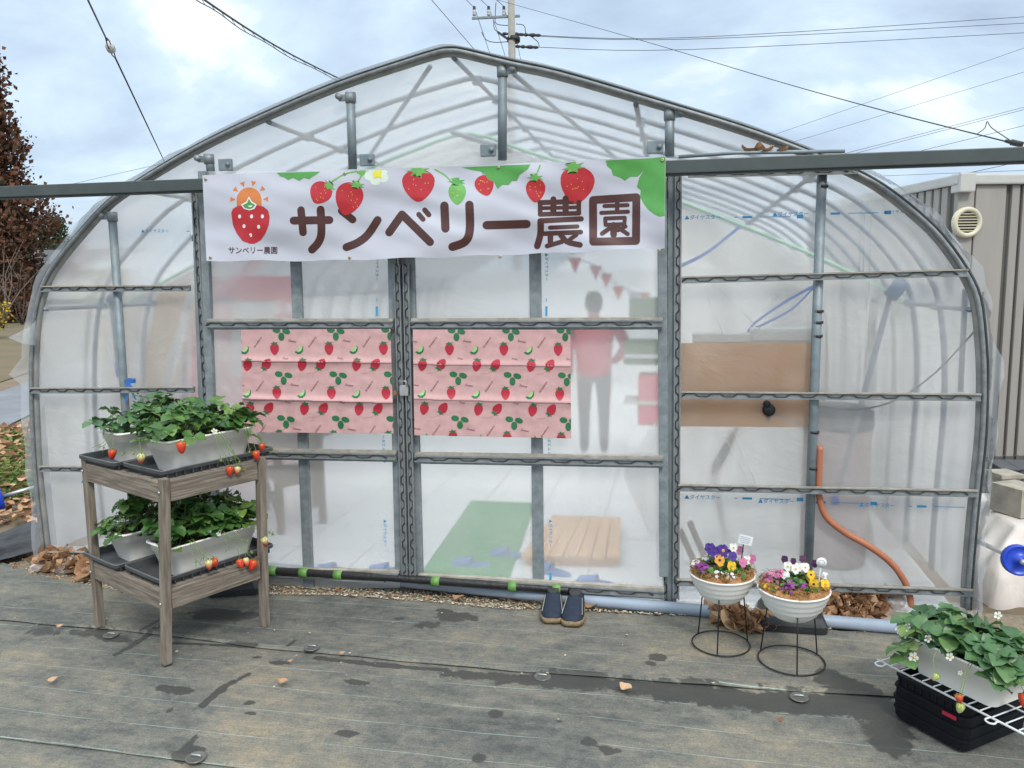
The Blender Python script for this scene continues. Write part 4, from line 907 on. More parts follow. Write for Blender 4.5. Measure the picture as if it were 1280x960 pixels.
# ------------------------------------------------------------------ pink strawberry cloths
m_pink = pbr('pink cotton', (.60, .365, .36), (.55, .33, .33), .75, scale=40, bump=.1, bscale=400)
pk = [ink('crimson print', (.46, .022, .045)), ink('dark leaf print', (.02, .16, .06)), ink('lime print', (.35, .62, .25)), ink('thin brown print', (.16, .05, .07)), ink('stem print', (.55, .33, .28))]
T_STR = text_pts('Strawberry', .4, 0, 2); T_SW = text_pts('Sweet', .4, 0, 2); T_FR = text_pts('Fruit', .4, 0, 2)
def cloth(tl, tr, br_, bl, folds, vfolds, tile0, label):
    Yc = -.118
    def uvp(u, v_):
        x = (tl[0]*(1-u)+tr[0]*u)*(1-v_)+(bl[0]*(1-u)+br_[0]*u)*v_; y = (tl[1]*(1-u)+tr[1]*u)*(1-v_)+(bl[1]*(1-u)+br_[1]*u)*v_; return x, y
    W = tr[0]-tl[0]; H = bl[1]-tl[1]
    def wr(u, v_):
        w_ = .005*nz(u*3, v_*4, label.__len__())+.0022*nz(u*11, v_*13, 5)
        for f, s_, tilt in folds:
            d = v_-f-tilt*u; w_ += s_*.010*math.exp(-(d*26)**2)*(1.2 if d < 0 else .6)
        for f in vfolds: w_ += -.007*math.exp(-((u-f-.02*math.sin(v_*7))*30)**2)*(.4+.6*abs(math.sin(v_*5+f*9)))
        return w_
    def fn(px, py, off=0):          # local px in cloth
        u, v_ = px/W, py/H; x, y = uvp(u, v_); return P(x, y, Yc-wr(u, v_)-off)
    t = thing('printed_cloth', label, 'cloth', fn(W/2, H), 0, 'pink strawberry print cloths on the doors')
    b = MB(); b.grid(lambda u, v_: fn(u*W, v_*H), 80, 160)
    def put(key, shape, mi, o):
        vs2, fs2 = tess(*shape, 3.5)
        bm = bmesh.new(); bv = [bm.verts.new((x, y, 0)) for x, y in vs2]
        for f in fs2:
            try: bm.faces.new([bv[i] for i in f])
            except ValueError: pass
        for co, no in (((0, 0, 0), (-1, 0, 0)), ((W, 0, 0), (1, 0, 0)), ((0, 0, 0), (0, -1, 0)), ((0, H, 0), (0, 1, 0))):
            bmesh.ops.bisect_plane(bm, geom=bm.verts[:]+bm.edges[:]+bm.faces[:], plane_co=co, plane_no=no, clear_outer=True)
        if bm.faces:
            bm.verts.index_update(); b.add([fn(q.co.x, q.co.y, o) for q in bm.verts], [tuple(v_.index for v_ in f.verts) for f in bm.faces], mi+1, True)
        bm.free()
    def ell(cx, cy, rx, ry, a, n_=12): return outline([(cx+rx*math.cos(k*2*math.pi/n_)*math.cos(a)-ry*math.sin(k*2*math.pi/n_)*math.sin(a), cy+rx*math.cos(k*2*math.pi/n_)*math.sin(a)+ry*math.sin(k*2*math.pi/n_)*math.cos(a)) for k in range(n_)])
    def word(T, cx, cy, sz, a):
        vs2, fs2 = T; put('word_print', ([(cx+sz*(x*math.cos(a)+y*math.sin(a)), cy+sz*(x*math.sin(a)-y*math.cos(a))) for x, y in vs2], fs2), 3, .0016)
    PX, PY = 68.0, 54.5
    for i in range(-1, int(W/PX)+2):
        for j in range(-1, int(H/PY)+2):
            ox, oy = tile0[0]+i*PX+1.5*j, tile0[1]+j*PY
            put('stem_print', capsule([(ox-4, oy+16), (ox, oy+2)], .5), 4, .0012)
            put('leaf_print', ell(ox-6, oy-3, 5, 3.6, .15), 1, .0016); put('leaf_print', ell(ox+6, oy-1.5, 5.2, 3.4, .3), 1, .0016); put('leaf_print', ell(ox, oy+5, 3.8, 5.2, 0), 1, .0018)
            for bx, by, an in ((-9, 19, 0), (-43, 39, .2), (-20, 40, 3.75)):
                put('strawberry_print', berry2(ox+bx, oy+by, 5.6, 6.6, an, 1.35, 16), 0, .0016)
                d = V((math.sin(an), -math.cos(an)))*5.6; put('leaf_print', calyx2(ox+bx+d.x, oy+by+d.y, 5.6, an, 5, .5), 1, .0024)
            put('stem_print', capsule([(ox-22, oy+46), (ox-30, oy+50), (ox-38, oy+50)], .5), 4, .0012)
            lx, ly = ox+22, oy+22
            put('lime_print', outline([(lx-6, ly+2), (lx-1, ly-1), (lx+3, ly-6), (lx+5, ly-4), (lx+4.5, ly+1), (lx+1, ly+4.5), (lx-3, ly+4.5)]), 1, .0016)
            put('lime_print', outline([(lx-4, ly+1), (lx-1, ly-1), (lx+3, ly-6), (lx+4, ly-3), (lx+2, ly+1), (lx-1, ly+2.2)]), 2, .0022)
            word(T_STR, ox+38, oy+12, 3.6, -.95); word(T_SW, ox+13, oy+10.5, 4.2, .15); word(T_FR, ox+4, oy+32, 3.6, .1)
    rpar(b.build('fabric', [m_pink]+pk), t)
cloth((301, 412), (488, 411), (492, 542), (304, 540), [(.31, 1, .02), (.68, 1.3, .03)], [.30, .64], (50.5, 4), 'pink cloth printed with strawberries on the left sliding door')
cloth((516, 412), (713, 412), (714, 548), (518, 544), [(.33, .8, .01), (.66, .9, .02)], [.3, .65], (54.5, 4), 'pink cloth printed with strawberries on the right sliding door')

# ------------------------------------------------------------------ pipe, draught strip, leaves at the foot of the doors
b = MB(); b.tube([V((-2.75, .085, .03)), V((-2.2, .06, .033)), V((-.38, -.095, .032)), V((.45, -.135, .03)), V((1.25, -.17, .03))], .03, 14); tag(b.build('water_pipe', m_pipe), 'blue grey plastic pipe lying along the foot of the greenhouse', 'pipe')
dr = thing('draught_strip', 'long black padded roll with bright green tape bands along the door foot', 'strip', P(520, 725, -.1))
pts = [P(x, y, -.10) for x, y in ((336, 713), (400, 717), (500, 723), (600, 730), (700, 737), (709, 738))]
b = MB(); pts2 = smooth(pts, 8); b.tube(pts2, [.021+.004*nz(i*.7, 3) for i in range(len(pts2))], 9); rpar(b.build('roll', pbr('black bin liner', (.012, .012, .013), (.02, .02, .02), .3, bump=.6, bscale=40)), dr)
m_gtape = pbr('green tape', (.14, .30, .075), (.12, .27, .065), .45)
for x0 in (336, 375, 418, 540, 636, 691):
    y = 713+(x0-336)*.066; b = MB(); b.tube([P(x0, y, -.10), P(x0+10, y+.7, -.10)], .0255, 9); rpar(b.build('tape_band', m_gtape), dr)
def dryleaf(mb, c, s_, a, tilt, curl, tint, n_=5):
    rot = M.Rotation(a, 3, 'Z') @ M.Rotation(tilt[0], 3, 'X') @ M.Rotation(tilt[1], 3, 'Y'); vs = []
    for i in range(n_+1):
        u = i/n_; wd = .36*math.sin(math.pi*min(1, u*.93+.05))**.8
        for j in (-1, 0, 1):
            vs.append(V(c)+rot @ (V(((u-.5), j*wd, curl*((u-.5)**2)*2+abs(j)*wd*.55*curl-.06*math.sin(u*7+j)))*s_))
    mb.add(vs, [(i*3+j, (i+1)*3+j, (i+1)*3+j+1, i*3+j+1) for i in range(n_) for j in (0, 1)], 0, False, tint)
def leafpile(pts, n_, hmax, label, spread):
    b = MB()
    for _ in range(n_):
        (x0, y0), (x1, y1) = rng.choice(list(zip(pts, pts[1:]))); t = rng.random(); q = G(x0+(x1-x0)*t, y0+(y1-y0)*t)
        dx, dy = rng.gauss(0, spread), rng.gauss(0, spread*.55); hh = hmax*math.exp(-(dx*dx/(spread**2)+dy*dy/(spread*.55)**2)*.35)
        dryleaf(b, (q.x+dx, q.y+dy, .016+rng.random()*hh), rng.uniform(.07, .13), rng.uniform(0, 6.3), (rng.gauss(0, .7), rng.gauss(0, .7)), rng.uniform(.1, .75), rng.random())
    return tag(b.build('leaf_litter', m_dry, tint=True), label, 'dry leaves', kind='stuff')
leafpile([(62, 706), (90, 708), (128, 716)], 190, .07, 'heap of dry brown leaves at the left foot of the greenhouse', .06)
leafpile([(898, 772), (925, 782), (950, 786)], 130, .05, 'heap of dry brown leaves between the two flower stands', .05)
leafpile([(1030, 770), (1055, 772), (1075, 775), (1110, 768)], 210, .10, 'heap of dry brown leaves beside the right flower bowl', .05)
b = MB()
for _ in range(170):
    x = rng.uniform(-4.2, 1.2); y = interp(EDGE, x)+rng.uniform(-.02, .08); dryleaf(b, (x, y, .006), rng.uniform(.012, .035), rng.uniform(0, 6.3), (rng.gauss(0, .3), rng.gauss(0, .3)), rng.uniform(.1, .5), rng.random()*.7)
tag(b.build('leaf_crumbs', m_dry, tint=True), 'crumbled leaf bits along the gravel strip', 'dry leaves', kind='stuff')
for x, y, s_, a, tt, lab in ((66, 855, .05, .8, .85, 'curled tan leaf alone on the fabric at far left'), (75, 787, .035, .2, .9, 'small pale leaf on the wet patch left of the cart'), (354, 857, .05, .1, .75, 'tan leaf flat on the fabric right of the cart front leg'), (363, 831, .028, 1, .7, 'tiny leaf just below the metal pin by the seam'), (428, 821, .03, .6, .7, 'small brown leaf on the seam'),
        (783, 865, .06, -.7, 1, 'yellow pointed leaf on the wet band near the middle right'), (574, 752, .075, -.4, .65, 'orange brown leaf on the gravel left of the shoes'), (735, 763, .09, .3, .62, 'orange brown leaf right beside the shoes'), (798, 761, .07, .0, .5, 'brown leaf against the pipe right of the shoes'), (975, 906, .03, 1.3, .1, 'dark curled leaf scrap below the right flower stand')):
    q = G(x, y); b = MB(); dryleaf(b, (0, 0, .012), s_, a, (rng.gauss(0, .15), rng.gauss(0, .15)), .5, tt); o_ = b.build('fallen_leaf', m_dry, tint=True); o_.location = (q.x, q.y, .004); tag(o_, lab, 'leaf', 'fallen leaves')
for x, y, lab in ((245, 946, 'round metal ground pin near the bottom left corner'), (139, 793, 'round metal ground pin behind the left cart leg'), (390, 812, 'round metal ground pin on the seam right of the cart'), (678, 845, 'round metal ground pin below the shoes'), (999, 871, 'round metal ground pin on the wet band below the right flower stand')):
    q = G(x, y); t = thing('ground_pin', lab, 'ground pin', (q.x, q.y, .011 if q.y > interp(SEAM, q.x) else -.002), 0, 'pins holding down the fabric'); b = MB(); b.lathe([(.0, .001), (.026, .0015), (.030, .0035), (.034, .0035), (.036, 0)], n=20); b.build('washer', pbr('clear washer', (.13, .13, .12), (.09, .09, .085), .35), t)
    b = MB(); b.tube([(-.018, 0, .002), (-.016, 0, .009), (.016, 0, .009), (.018, 0, .002)], .0028, 6); b.build('staple', m_rod, t)
# shoes
m_navy = pbr('navy canvas', (.009, .017, .037), (.014, .024, .05), .75, scale=30, bump=.3, bscale=25); m_sole = pbr('worn tan sole', (.30, .215, .11), (.12, .085, .05), .7, scale=40)
for x, y, a, lab in ((690, 782, .06, 'left navy slip on shoe with a tan sole by the door'), (714, 786, -.04, 'right navy slip on shoe with a tan sole by the door')):
    q = G(x, y); t = thing('shoe', lab, 'shoe', (q.x, q.y+.005, .010), -YAW*.3+a, 'pair of navy shoes'); t.scale = (1.1, 1, 1); b = MB(); rg = []
    # y grows from toe (near camera) to heel
    for yy, hw, h in ((-.002, .018, .028), (.006, .034, .042), (.03, .046, .052), (.07, .050, .062), (.11, .048, .078), (.15, .043, .088), (.20, .040, .085), (.25, .037, .082), (.268, .028, .078), (.275, .012, .07)):
        rg.append([V((hw*math.cos(k), yy, .018+max(0, (h-.018)*math.sin(k)**.75 if math.sin(k) > 0 else 0))) for k in [math.pi*i/14 for i in range(15)]])
    b.loft(rg, 0, False); b.build('upper', m_navy, t)
    b = MB(); sole = [(0, .02), (.008, .038), (.035, .049), (.08, .053), (.15, .046), (.24, .041), (.27, .03), (.28, .012)]
    ol = [V((-h, yy-.005, 0)) for yy, h in sole]+[V((h, yy-.005, 0)) for yy, h in reversed(sole)]
    b.loft([[p for p in ol], [p*1.02+V((0, 0, .01)) for p in ol], [p+V((0, 0, .024)) for p in ol]], 0); b.build('sole', m_sole, t)
    b = MB(); b.lathe([(0, .0), (1, 0)], (0, .205, .087), M.Diagonal((.026, .055, 1)) @ M.Rotation(0, 3, 'X'), 16); b.build('opening', m_black, t)
    b = MB(); b.tube([V((s_*(.044-.0012*i), .03+.014*i, .047+.0034*i)) for s_ in (1,) for i in range(10)], .0018, 5); b.tube([V((-(.044-.0012*i), .03+.014*i, .047+.0034*i)) for i in range(10)], .0018, 5)
    b.build('piping', pbr('grey piping', (.35, .35, .33)), t)
# black weighted bases
def wbase(c, sx, sy, rz, lab):
    t = thing('ballast_block', lab, 'weight', (c.x, c.y, .008), rz, 'black plastic ballast blocks'); b = MB()
    def rr(w_, d_, z, r=.03): return [V((sx_*(w_/2-r)+r*math.cos(a), sy_*(d_/2-r)+r*math.sin(a), z)) for sx_, sy_, a0 in ((1, 1, 0), (-1, 1, 90), (-1, -1, 180), (1, -1, 270)) for a in (R_(a0), R_(a0+45), R_(a0+90))]
    b.loft([rr(sx, sy, 0), rr(sx, sy, .03), rr(sx*.96, sy*.96, .042), rr(sx*.9, sy*.88, .062), rr(sx*.86, sy*.84, .066)], 0, True, False); b.build('tank', m_black, t)
    b = MB(); b.box((0, -sy*.43, .052), (sx*.4, .012, .016), M.Rotation(.4, 3, 'X')); b.build('grip_slot', pbr('deep slot', (.006, .006, .006), rough=.9), t)
    b = MB(); b.lathe([(.03, .066), (.028, .078), (.018, .08), (.016, .072)], n=16); b.build('socket', m_black, t)
wbase(G(990, 785)+V((0, .06, 0)), .30, .26, .0, 'black plastic ballast block behind the right flower stand')
wbase(G(291, 738)+V((.02, .03, 0)), .27, .24, .35, 'black plastic ballast block under the wooden cart')

# ------------------------------------------------------------------ strawberry planters
def leaflet(mb, base, dirv, nrm, s_, tint, mi=0):
    x = dirv.normalized(); z = (nrm-x*nrm.dot(x)).normalized(); y = z.cross(x); prof = [(0, .02), (.12, .22), (.28, .38), (.45, .46), (.62, .44), (.78, .34), (.9, .2), (1, .03)]
    vs = []; n_ = len(prof)
    for i, (u, wd) in enumerate(prof):
        ser = 1+(.10 if i % 2 else -.05)
        for j in (-1, -.5, 0, .5, 1):
            w_ = wd*j*(ser if abs(j) == 1 else 1)
            h = .30*abs(w_)-.28*(u-.35)**2+.03*math.cos(u*16)*abs(j)
            vs.append(base+(x*u+y*w_+z*h)*s_)
    mb.add(vs, [(i*5+j, (i+1)*5+j, (i+1)*5+j+1, i*5+j+1) for i in range(n_-1) for j in range(4)], mi, True, tint)
def trifoliate(mb, st, base, tip, s_, tint, r, facing=None):
    mid = (base+tip)/2+V((0, 0, .02)); mid += V((r.gauss(0, .008), r.gauss(0, .008), 0))
    if st is not None: st.tube([base, mid, tip], [.0022, .0018, .0014], 5)
    out_ = V((tip.x-base.x, tip.y-base.y, 0)); out_ = out_.normalized() if out_.length > .01 else V((r.gauss(0, 1), r.gauss(0, 1), 0)).normalized()
    if facing is not None: out_ = (out_*.4+facing).normalized()
    nrm = (V((0, 0, 1))+out_*r.uniform(-.1, .9)+V((r.gauss(0, .22), r.gauss(0, .22), 0))).normalized()
    d = (out_-nrm*out_.dot(nrm)).normalized()
    for a in (0, 1.75, -1.75):
        dd = M.Rotation(a+r.gauss(0, .12), 3, nrm) @ d; leaflet(mb, tip+dd*.004, dd, (nrm+dd*-.25).normalized(), s_*r.uniform(.88, 1.08)*(1 if a == 0 else .95), min(1, max(0, tint+r.gauss(0, .07))))
def berry_obj(parent, c, s_, mtl, tilt):
    b = MB(); prof = [(.0, -.62), (.16, -.58), (.34, -.38), (.48, -.05), (.52, .18), (.46, .36), (.28, .45), (.0, .46)]
    rot = M.Rotation(tilt[0], 3, 'X') @ M.Rotation(tilt[1], 3, 'Y')
    b.lathe([(x*s_*.94, z*s_*(1.28 if z < 0 else 1.05)) for x, z in prof], (0, 0, 0), None, 16); o_ = b.build('strawberry', mtl, parent); o_.location = c; o_.rotation_euler = rot.to_euler()
    b = MB()
    for k in range(7):
        a = k*.9; x = V((math.cos(a), math.sin(a), 0)); y = V((-x.y, x.x, 0)); t = V((0, 0, .47*s_))
        b.add([t, t+x*.28*s_+y*.1*s_+V((0, 0, .02*s_)), t+x*.62*s_-V((0, 0, .12*s_)), t+x*.28*s_-y*.1*s_+V((0, 0, .02*s_))], [(0, 1, 2, 3)])
    b.tube([(0, 0, .45*s_), (0, 0, .65*s_)], .07*s_, 5); b.build('calyx', m_calyx, o_)
def blossom(parent, c, s_, nrm):
    b = MB(); z = nrm.normalized(); x = z.orthogonal().normalized(); y = z.cross(x)
    for k in range(5):
        a = k*2*math.pi/5; d = x*math.cos(a)+y*math.sin(a); e = z.cross(d)
        b.add([d*.15*s_, d*.55*s_+e*.36*s_+z*.05*s_, d*.95*s_+e*.25*s_+z*.12*s_, d*.95*s_-e*.25*s_+z*.12*s_, d*.55*s_-e*.36*s_+z*.05*s_], [(0, 1, 2, 3, 4)], 0, True)
    b.lathe([(.25*s_, 0), (.22*s_, .12*s_), (0, .17*s_)], (0, 0, 0), M((x, y, z)).transposed(), 10, 1); o_ = b.build('blossom', [m_petal, m_yel], parent); o_.location = c
def planter(org, rz, Ln, Wd, Ht, label, nleaf, seed, hts, trusses, flowers, spread=1.0, lm=None, strays=(), lsz=.052):
    r = random.Random(seed); t = thing('strawberry_planter', label, 'planter', org, rz, 'white planters of strawberry plants')
    def rr(l, w_, z, rad): return [V((sx_*(l/2-rad)+rad*math.cos(a), sy_*(w_/2-rad)+rad*math.sin(a), z)) for sx_, sy_, a0 in ((1, 1, 0), (-1, 1, 90), (-1, -1, 180), (1, -1, 270)) for a in (R_(a0), R_(a0+30), R_(a0+60), R_(a0+90))]
    b = MB(); tp = .80
    prof = [(tp, 0), (tp+.005, .004), (.945, Ht*.70), (.962, Ht*.705), (.985, Ht*.93), (1.03, Ht*.94), (1.05, Ht*.95), (1.05, Ht), (.99, Ht), (.97, Ht*.93)]
    b.loft([rr(Ln*k, Wd*(k if k > .95 else k*.98), z, .028) for k, z in prof], 0, False); n_ = 16; b.add(rr(Ln*tp, Wd*tp*.98, 0, .028), [tuple(range(n_-1, -1, -1))]); b.build('pot', m_pot, t)
    b = MB(); b.grid(lambda u, v_: V(((u-.5)*Ln*.95, (v_-.5)*Wd*.93, Ht*.91+.008*nz(u*9, v_*5, seed))), 16, 8); b.build('soil', m_soil, t)
    lv = MB(); st = MB()
    for k in range(nleaf):
        cxn = r.choice((-.38, -.13, .13, .38)); base = V((cxn*Ln+r.gauss(0, .02), r.gauss(0, .02), Ht*.92))
        an = r.uniform(0, 6.283); rad = abs(r.gauss(.07, .05))*spread; x = base.x+math.cos(an)*rad*1.25; y = base.y+math.sin(an)*rad*1.35
        x = max(-Ln*.5-.005, min(Ln*.5+.005, x)); y = max(-Wd*.5+.012, min(Wd*.5+.02, y))
        edge = max(abs(x)/(Ln*.5), abs(y)/(Wd*.5)); z = Ht+r.uniform(.25, 1)*hts*max(.2, (1.25-.62*edge*edge))
        trifoliate(lv, st, base, V((x, y, z)), lsz*r.uniform(.8, 1.18), r.triangular(.05, .95, .42), r)
    for px, py, pz, s_, tt in strays: trifoliate(lv, st, V((px*.8, py*.6, Ht*.95)), V((px, py, pz)), s_, tt, r, V((px, py, 0)).normalized())
    lv.build('foliage', lm or m_leaf, t, True)
    for tr in trusses:             # (start, [(dx,dy,dz,size,ripeness)...])
        s0 = V(tr[0]); side = V((0, math.copysign(1, s0.y), 0)) if abs(s0.y) > Wd*.3 else V((math.copysign(1, s0.x), 0, 0))
        for (dx, dy, dz, sz, rp) in tr[1]:
            s0 = V(tr[0])+V((r.gauss(0, .018), 0, 0)); e = V(tr[0])+V((dx, dy*1.6-(.062 if abs(s0.y) > Wd*.3 else 0), dz)); st.tube(smooth([V((s0.x, s0.y*.6, Ht*.95)), s0+V((0, 0, .015)), s0.lerp(e, .35)+V((r.gauss(0, .012), side.y*.016-.004, .3*abs(dz)*.35)), e+V((0, 0, sz*.6))], 3), .0012, 5)
            if sz > .013: berry_obj(t, e, sz, {'r': m_red, 'h': m_half, 'p': m_pale}[rp], (r.gauss(0, .25), r.gauss(0, .25)))
            else:
                st.lathe([(0, -.5*sz), (.45*sz, -.1*sz), (.4*sz, .4*sz), (0, .5*sz)], e, None, 8)
                for q in range(2): st.tube([e+V((0, 0, sz)), e+V((r.gauss(0, .012), r.gauss(0, .012), r.uniform(-.02, .02)))], .0011, 4)
    st.build('stalks', m_stem, t)
    for (fx, fy, fz, fs_, fn_) in flowers: blossom(t, V((fx, fy, fz)), fs_, V(fn_))
    return t

# ------------------------------------------------------------------ wooden cart with two shelves
ZT, ZS = .815, .345
cf, cl, cr = G(205, 597, .83), G(108, 572, .83), G(325, 570, .83); gf, gl, gr_ = G(208, 830), G(125, 783), G(331, 783)
cb = cl+cr-cf; gb = gl+gr_-gf
CART = thing('wooden_stand', 'weathered grey wooden two shelf plant stand on four legs', 'stand', ((gf.x+gb.x)/2, (gf.y+gb.y)/2, 0))
m_leg = m_wood; ax = cr-cf; a_ = math.atan2(ax.y, ax.x)
m_grain = [pbr('weathered grey rail wood', (.27, .225, .18), (.115, .092, .072), .85, 0, 11, (.5, 5, 9), .35, 18, rotz=-a_+k*math.pi/2) for k in (0, 1)]
for g_, t_ in ((gf, cf), (gl, cl), (gr_, cr), (gb, cb)):
    b = MB(); ax = (cr-cf); ax.z = 0; ax.normalize(); b.bar(V((g_.x, g_.y, .003)), V((t_.x, t_.y, .826)), .036, .036, ax, 0, .003); rpar(b.build('leg', m_leg), CART)
    
for z, h in ((ZT-.05, .085), (ZS-.055, .085)):
    f = z/.83
    c4 = [g_.lerp(t_, f) for g_, t_ in ((gf, cf), (gl, cl), (gb, cb), (gr_, cr))]
    for p in c4: p.z = z
    for i in range(4):
        a, c = c4[i], c4[(i+1) % 4]; d = (c-a).normalized(); n_ = V((d.y, -d.x, 0)); cen = (c4[0]+c4[2])/2
        if ((a+c)/2-cen).dot(n_) < 0: n_ = -n_
        off = n_*.004 if i in (0, 2) else -n_*.001
        b = MB(); b.bar(a+d*.023+off, c-d*.023+off, .022, h, (0, 0, 1), 0, .002); rpar(b.build('apron', m_grain[0 if abs(d.dot((cr-cf).normalized())) > .7 else 1]), CART)
    b = MB(); q0, q1, q2, q3 = c4
    for k in range(6):
        u0, u1 = k/6+.012, (k+1)/6-.012
        qa = [q0.lerp(q1, .04+.92*u0), q0.lerp(q1, .04+.92*u1), q3.lerp(q2, .04+.92*u1), q3.lerp(q2, .04+.92*u0)]
        vs = [V((p.x, p.y, z+h/2-.024)) for p in qa]+[V((p.x, p.y, z+h/2-.004)) for p in qa]
        b.add(vs, [(3, 2, 1, 0), (4, 5, 6, 7)]+[(i, (i+1) % 4, 4+(i+1) % 4, 4+i) for i in range(4)])
    rpar(b.build('shelf', m_woodx), CART)
b = MB()
for g_, t_ in ((gf, cf), (gl, cl)):
    for z in (.77, .28):
        p = g_.lerp(t_, z/.83); p.z = z; n_ = (V((CAM.x, CAM.y, z))-p).normalized(); 
        b.lathe([(.006, 0), (.005, .003), (0, .004)], p+V(((cl-cr).normalized().x*.0, -.0, 0))+(cf-cb).normalized()*.0+(cf-cr).normalized()*.0235, M((V((0, 0, 1)), (cf-cl).normalized(), (cf-cr).normalized())).transposed(), 8)
rpar(b.build('screws', m_rod), CART)
def tray(c0, ux, uy, Ln, Wd, z, lab, h=.036):
    """rimmed tray; c0 is its camera-side corner, ux runs along its length"""
    t = thing('plant_tray', lab, 'tray', (c0+ux*Ln/2+uy*Wd/2), math.atan2(ux.y, ux.x), 'grey plastic trays under the planters'); t.location.z = z
    sg = 1 if M((ux, uy, V((0, 0, 1)))).determinant() > 0 else -1
    def rr(l, w_, z_, rad=.018): return [V((sx_*(l/2-rad)+rad*math.cos(a), sy_*(w_/2-rad)+rad*math.sin(a), z_)) for sx_, sy_, a0 in ((1, 1, 0), (-1, 1, 90), (-1, -1, 180), (1, -1, 270)) for a in (R_(a0), R_(a0+45), R_(a0+90))]
    b = MB(); b.loft([rr(Ln*.93, Wd*.9, 0), rr(Ln*.96, Wd*.94, h*.6), rr(Ln, Wd, h*.62), rr(Ln, Wd, h), rr(Ln*.97, Wd*.945, h), rr(Ln*.93, Wd*.9, .006)], 0, True, False)
    for k in range(14):
        for s_ in (-1, 1): b.box(((k/13-.5)*Ln*.9, s_*Wd*.477, h*.3), (.006, .008, h*.55))
    b.build('shell', m_tray, t)
    b = MB(); rm = rr(Ln*.99, Wd*.985, h+.0005); b.tube(rm+[rm[0]], .0035, 6, 0, False); b.build('rim', m_rim, t)
    return t
ux = (cr-cf); ux.z = 0; ux.normalize(); uy = V((-ux.y, ux.x, 0))
zt = ZT-.05+.0425-.002
A0 = G(202, 592, zt+.03); A1 = G(343, 561, zt+.03); A2 = G(158, 579, zt+.03)
uxt = (A1-A0).normalized(); uyt = V((-uxt.y, uxt.x, 0)); LnT, WdT = (A1-A0).length, abs((A2-A0).dot(uyt))
print('tray', LnT, WdT)
tray(A0, uxt, uyt, LnT, WdT, zt, 'grey plastic tray under the front planter on the upper shelf')
B0 = A0+uyt*(WdT+.012)-uxt*.03
tray(B0, uxt, uyt, LnT, WdT, zt+.001, 'grey plastic tray under the rear planter on the upper shelf')
zs_ = ZS-.055+.0425-.002
C0 = G(200, 728, zs_+.03); C1 = G(340, 683, zs_+.03); uxs = (C1-C0).normalized(); uys = V((-uxs.y, uxs.x, 0))
tray(C0, uxs, uys, LnT, WdT, zs_, 'grey plastic tray under the front planter on the lower shelf')
D0 = C0+uys*(WdT+.012)-uxs*.03
tray(D0, uxs, uys, LnT, WdT, zs_+.001, 'grey plastic tray under the rear planter on the lower shelf')
PL, PW, PH = .45, .20, .15
def on(tr0, u_, v_, z, du, dv):
    q = tr0+u_*(LnT/2+du)+v_*(WdT/2+dv); return V((q.x, q.y, z+.007))
RZ = math.atan2(uxt.y, uxt.x); RZs = math.atan2(uxs.y, uxs.x)
Y0 = -PW/2
planter(on(A0, uxt, uyt, zt, -.02, -.042), RZ, PL, PW, PH, 'white planter with ripe strawberries at the front of the upper shelf', 92, 11, .115,
    [((-.0, Y0-.012, PH), [(.01, -.012, -.16, .034, 'r'), (.045, -.016, -.165, .030, 'h'), (.02, -.01, -.12, .010, 'p'), (.06, -.014, -.135, .011, 'p'), (.08, -.012, -.175, .010, 'p'), (-.03, -.01, -.11, .012, 'p')]),
     ((.15, Y0-.012, PH), [(.0, -.015, -.115, .036, 'r'), (.04, -.01, -.085, .030, 'r'), (-.03, -.01, -.10, .011, 'p'), (.09, -.02, -.12, .009, 'p')]),
     ((-.24, Y0+.01, PH), [(.03, -.02, -.012, .042, 'r')]), ((-.26, .02, PH), [(-.035, -.02, -.065, .036, 'h'), (-.05, .0, -.05, .012, 'p'), (-.075, .03, -.055, .012, 'p')])],
    [(-.01, Y0-.025, PH+.012, .016, (0, -1, .6))], 1.0, None, [(.17, Y0-.035, PH-.03, .055, .35), (-.27, .02, PH+.0, .05, .6), (.27, .03, PH+.03, .055, .5), (-.12, Y0-.03, PH+.01, .055, .5)])
planter(on(B0, uxt, uyt, zt, .0, -.02), RZ, PL, PW, PH, 'white planter at the back of the upper shelf, half hidden', 74, 12, .12,
    [((-.24, -.05, PH), [(-.02, -.02, -.085, .038, 'r'), (-.05, .01, -.055, .011, 'p'), (-.04, .0, -.06, .012, 'p')])], [], 1.05, m_leafb, [(-.27, .03, PH+.05, .055, .5), (-.25, -.05, PH+.03, .05, .55)])
planter(on(C0, uxs, uys, zs_, .0, -.04), RZs, PL, PW, PH, 'white planter with hanging strawberries at the front of the lower shelf', 125, 13, .15,
    [((-.12, Y0-.012, PH), [(.02, -.012, -.085, .036, 'h'), (.045, -.014, -.085, .036, 'r'), (-.04, -.012, -.06, .011, 'p'), (.0, -.01, -.05, .011, 'p')]),
     ((.03, Y0-.012, PH), [(.02, -.015, -.125, .034, 'r'), (.055, -.012, -.13, .032, 'h'), (.085, -.018, -.15, .042, 'r'), (.09, -.01, -.10, .011, 'p'), (-.03, -.01, -.05, .011, 'p'), (.07, -.01, -.04, .010, 'p')]),
     ((.19, Y0-.012, PH), [(.0, -.012, -.06, .036, 'h'), (.03, -.012, -.03, .011, 'p'), (.05, -.01, -.045, .011, 'p')])],
    [(.0, Y0-.02, PH+.01, .012, (0, -1, .5))], 1.1, None, [(-.21, -.08, PH-.005, .055, .7), (.16, Y0-.02, PH+.015, .055, .75), (.26, .0, PH+.05, .055, .3)])
planter(on(D0, uxs, uys, zs_, .0, -.02), RZs, PL, PW, PH, 'white planter at the back of the lower shelf, half hidden', 90, 14, .14, [((-.25, .04, PH), [(-.03, .0, .0, .012, 'p')])], [], 1.05, None, [(-.25, -.06, PH-.01, .05, .5), (-.25, .06, PH+.0, .05, .6)])

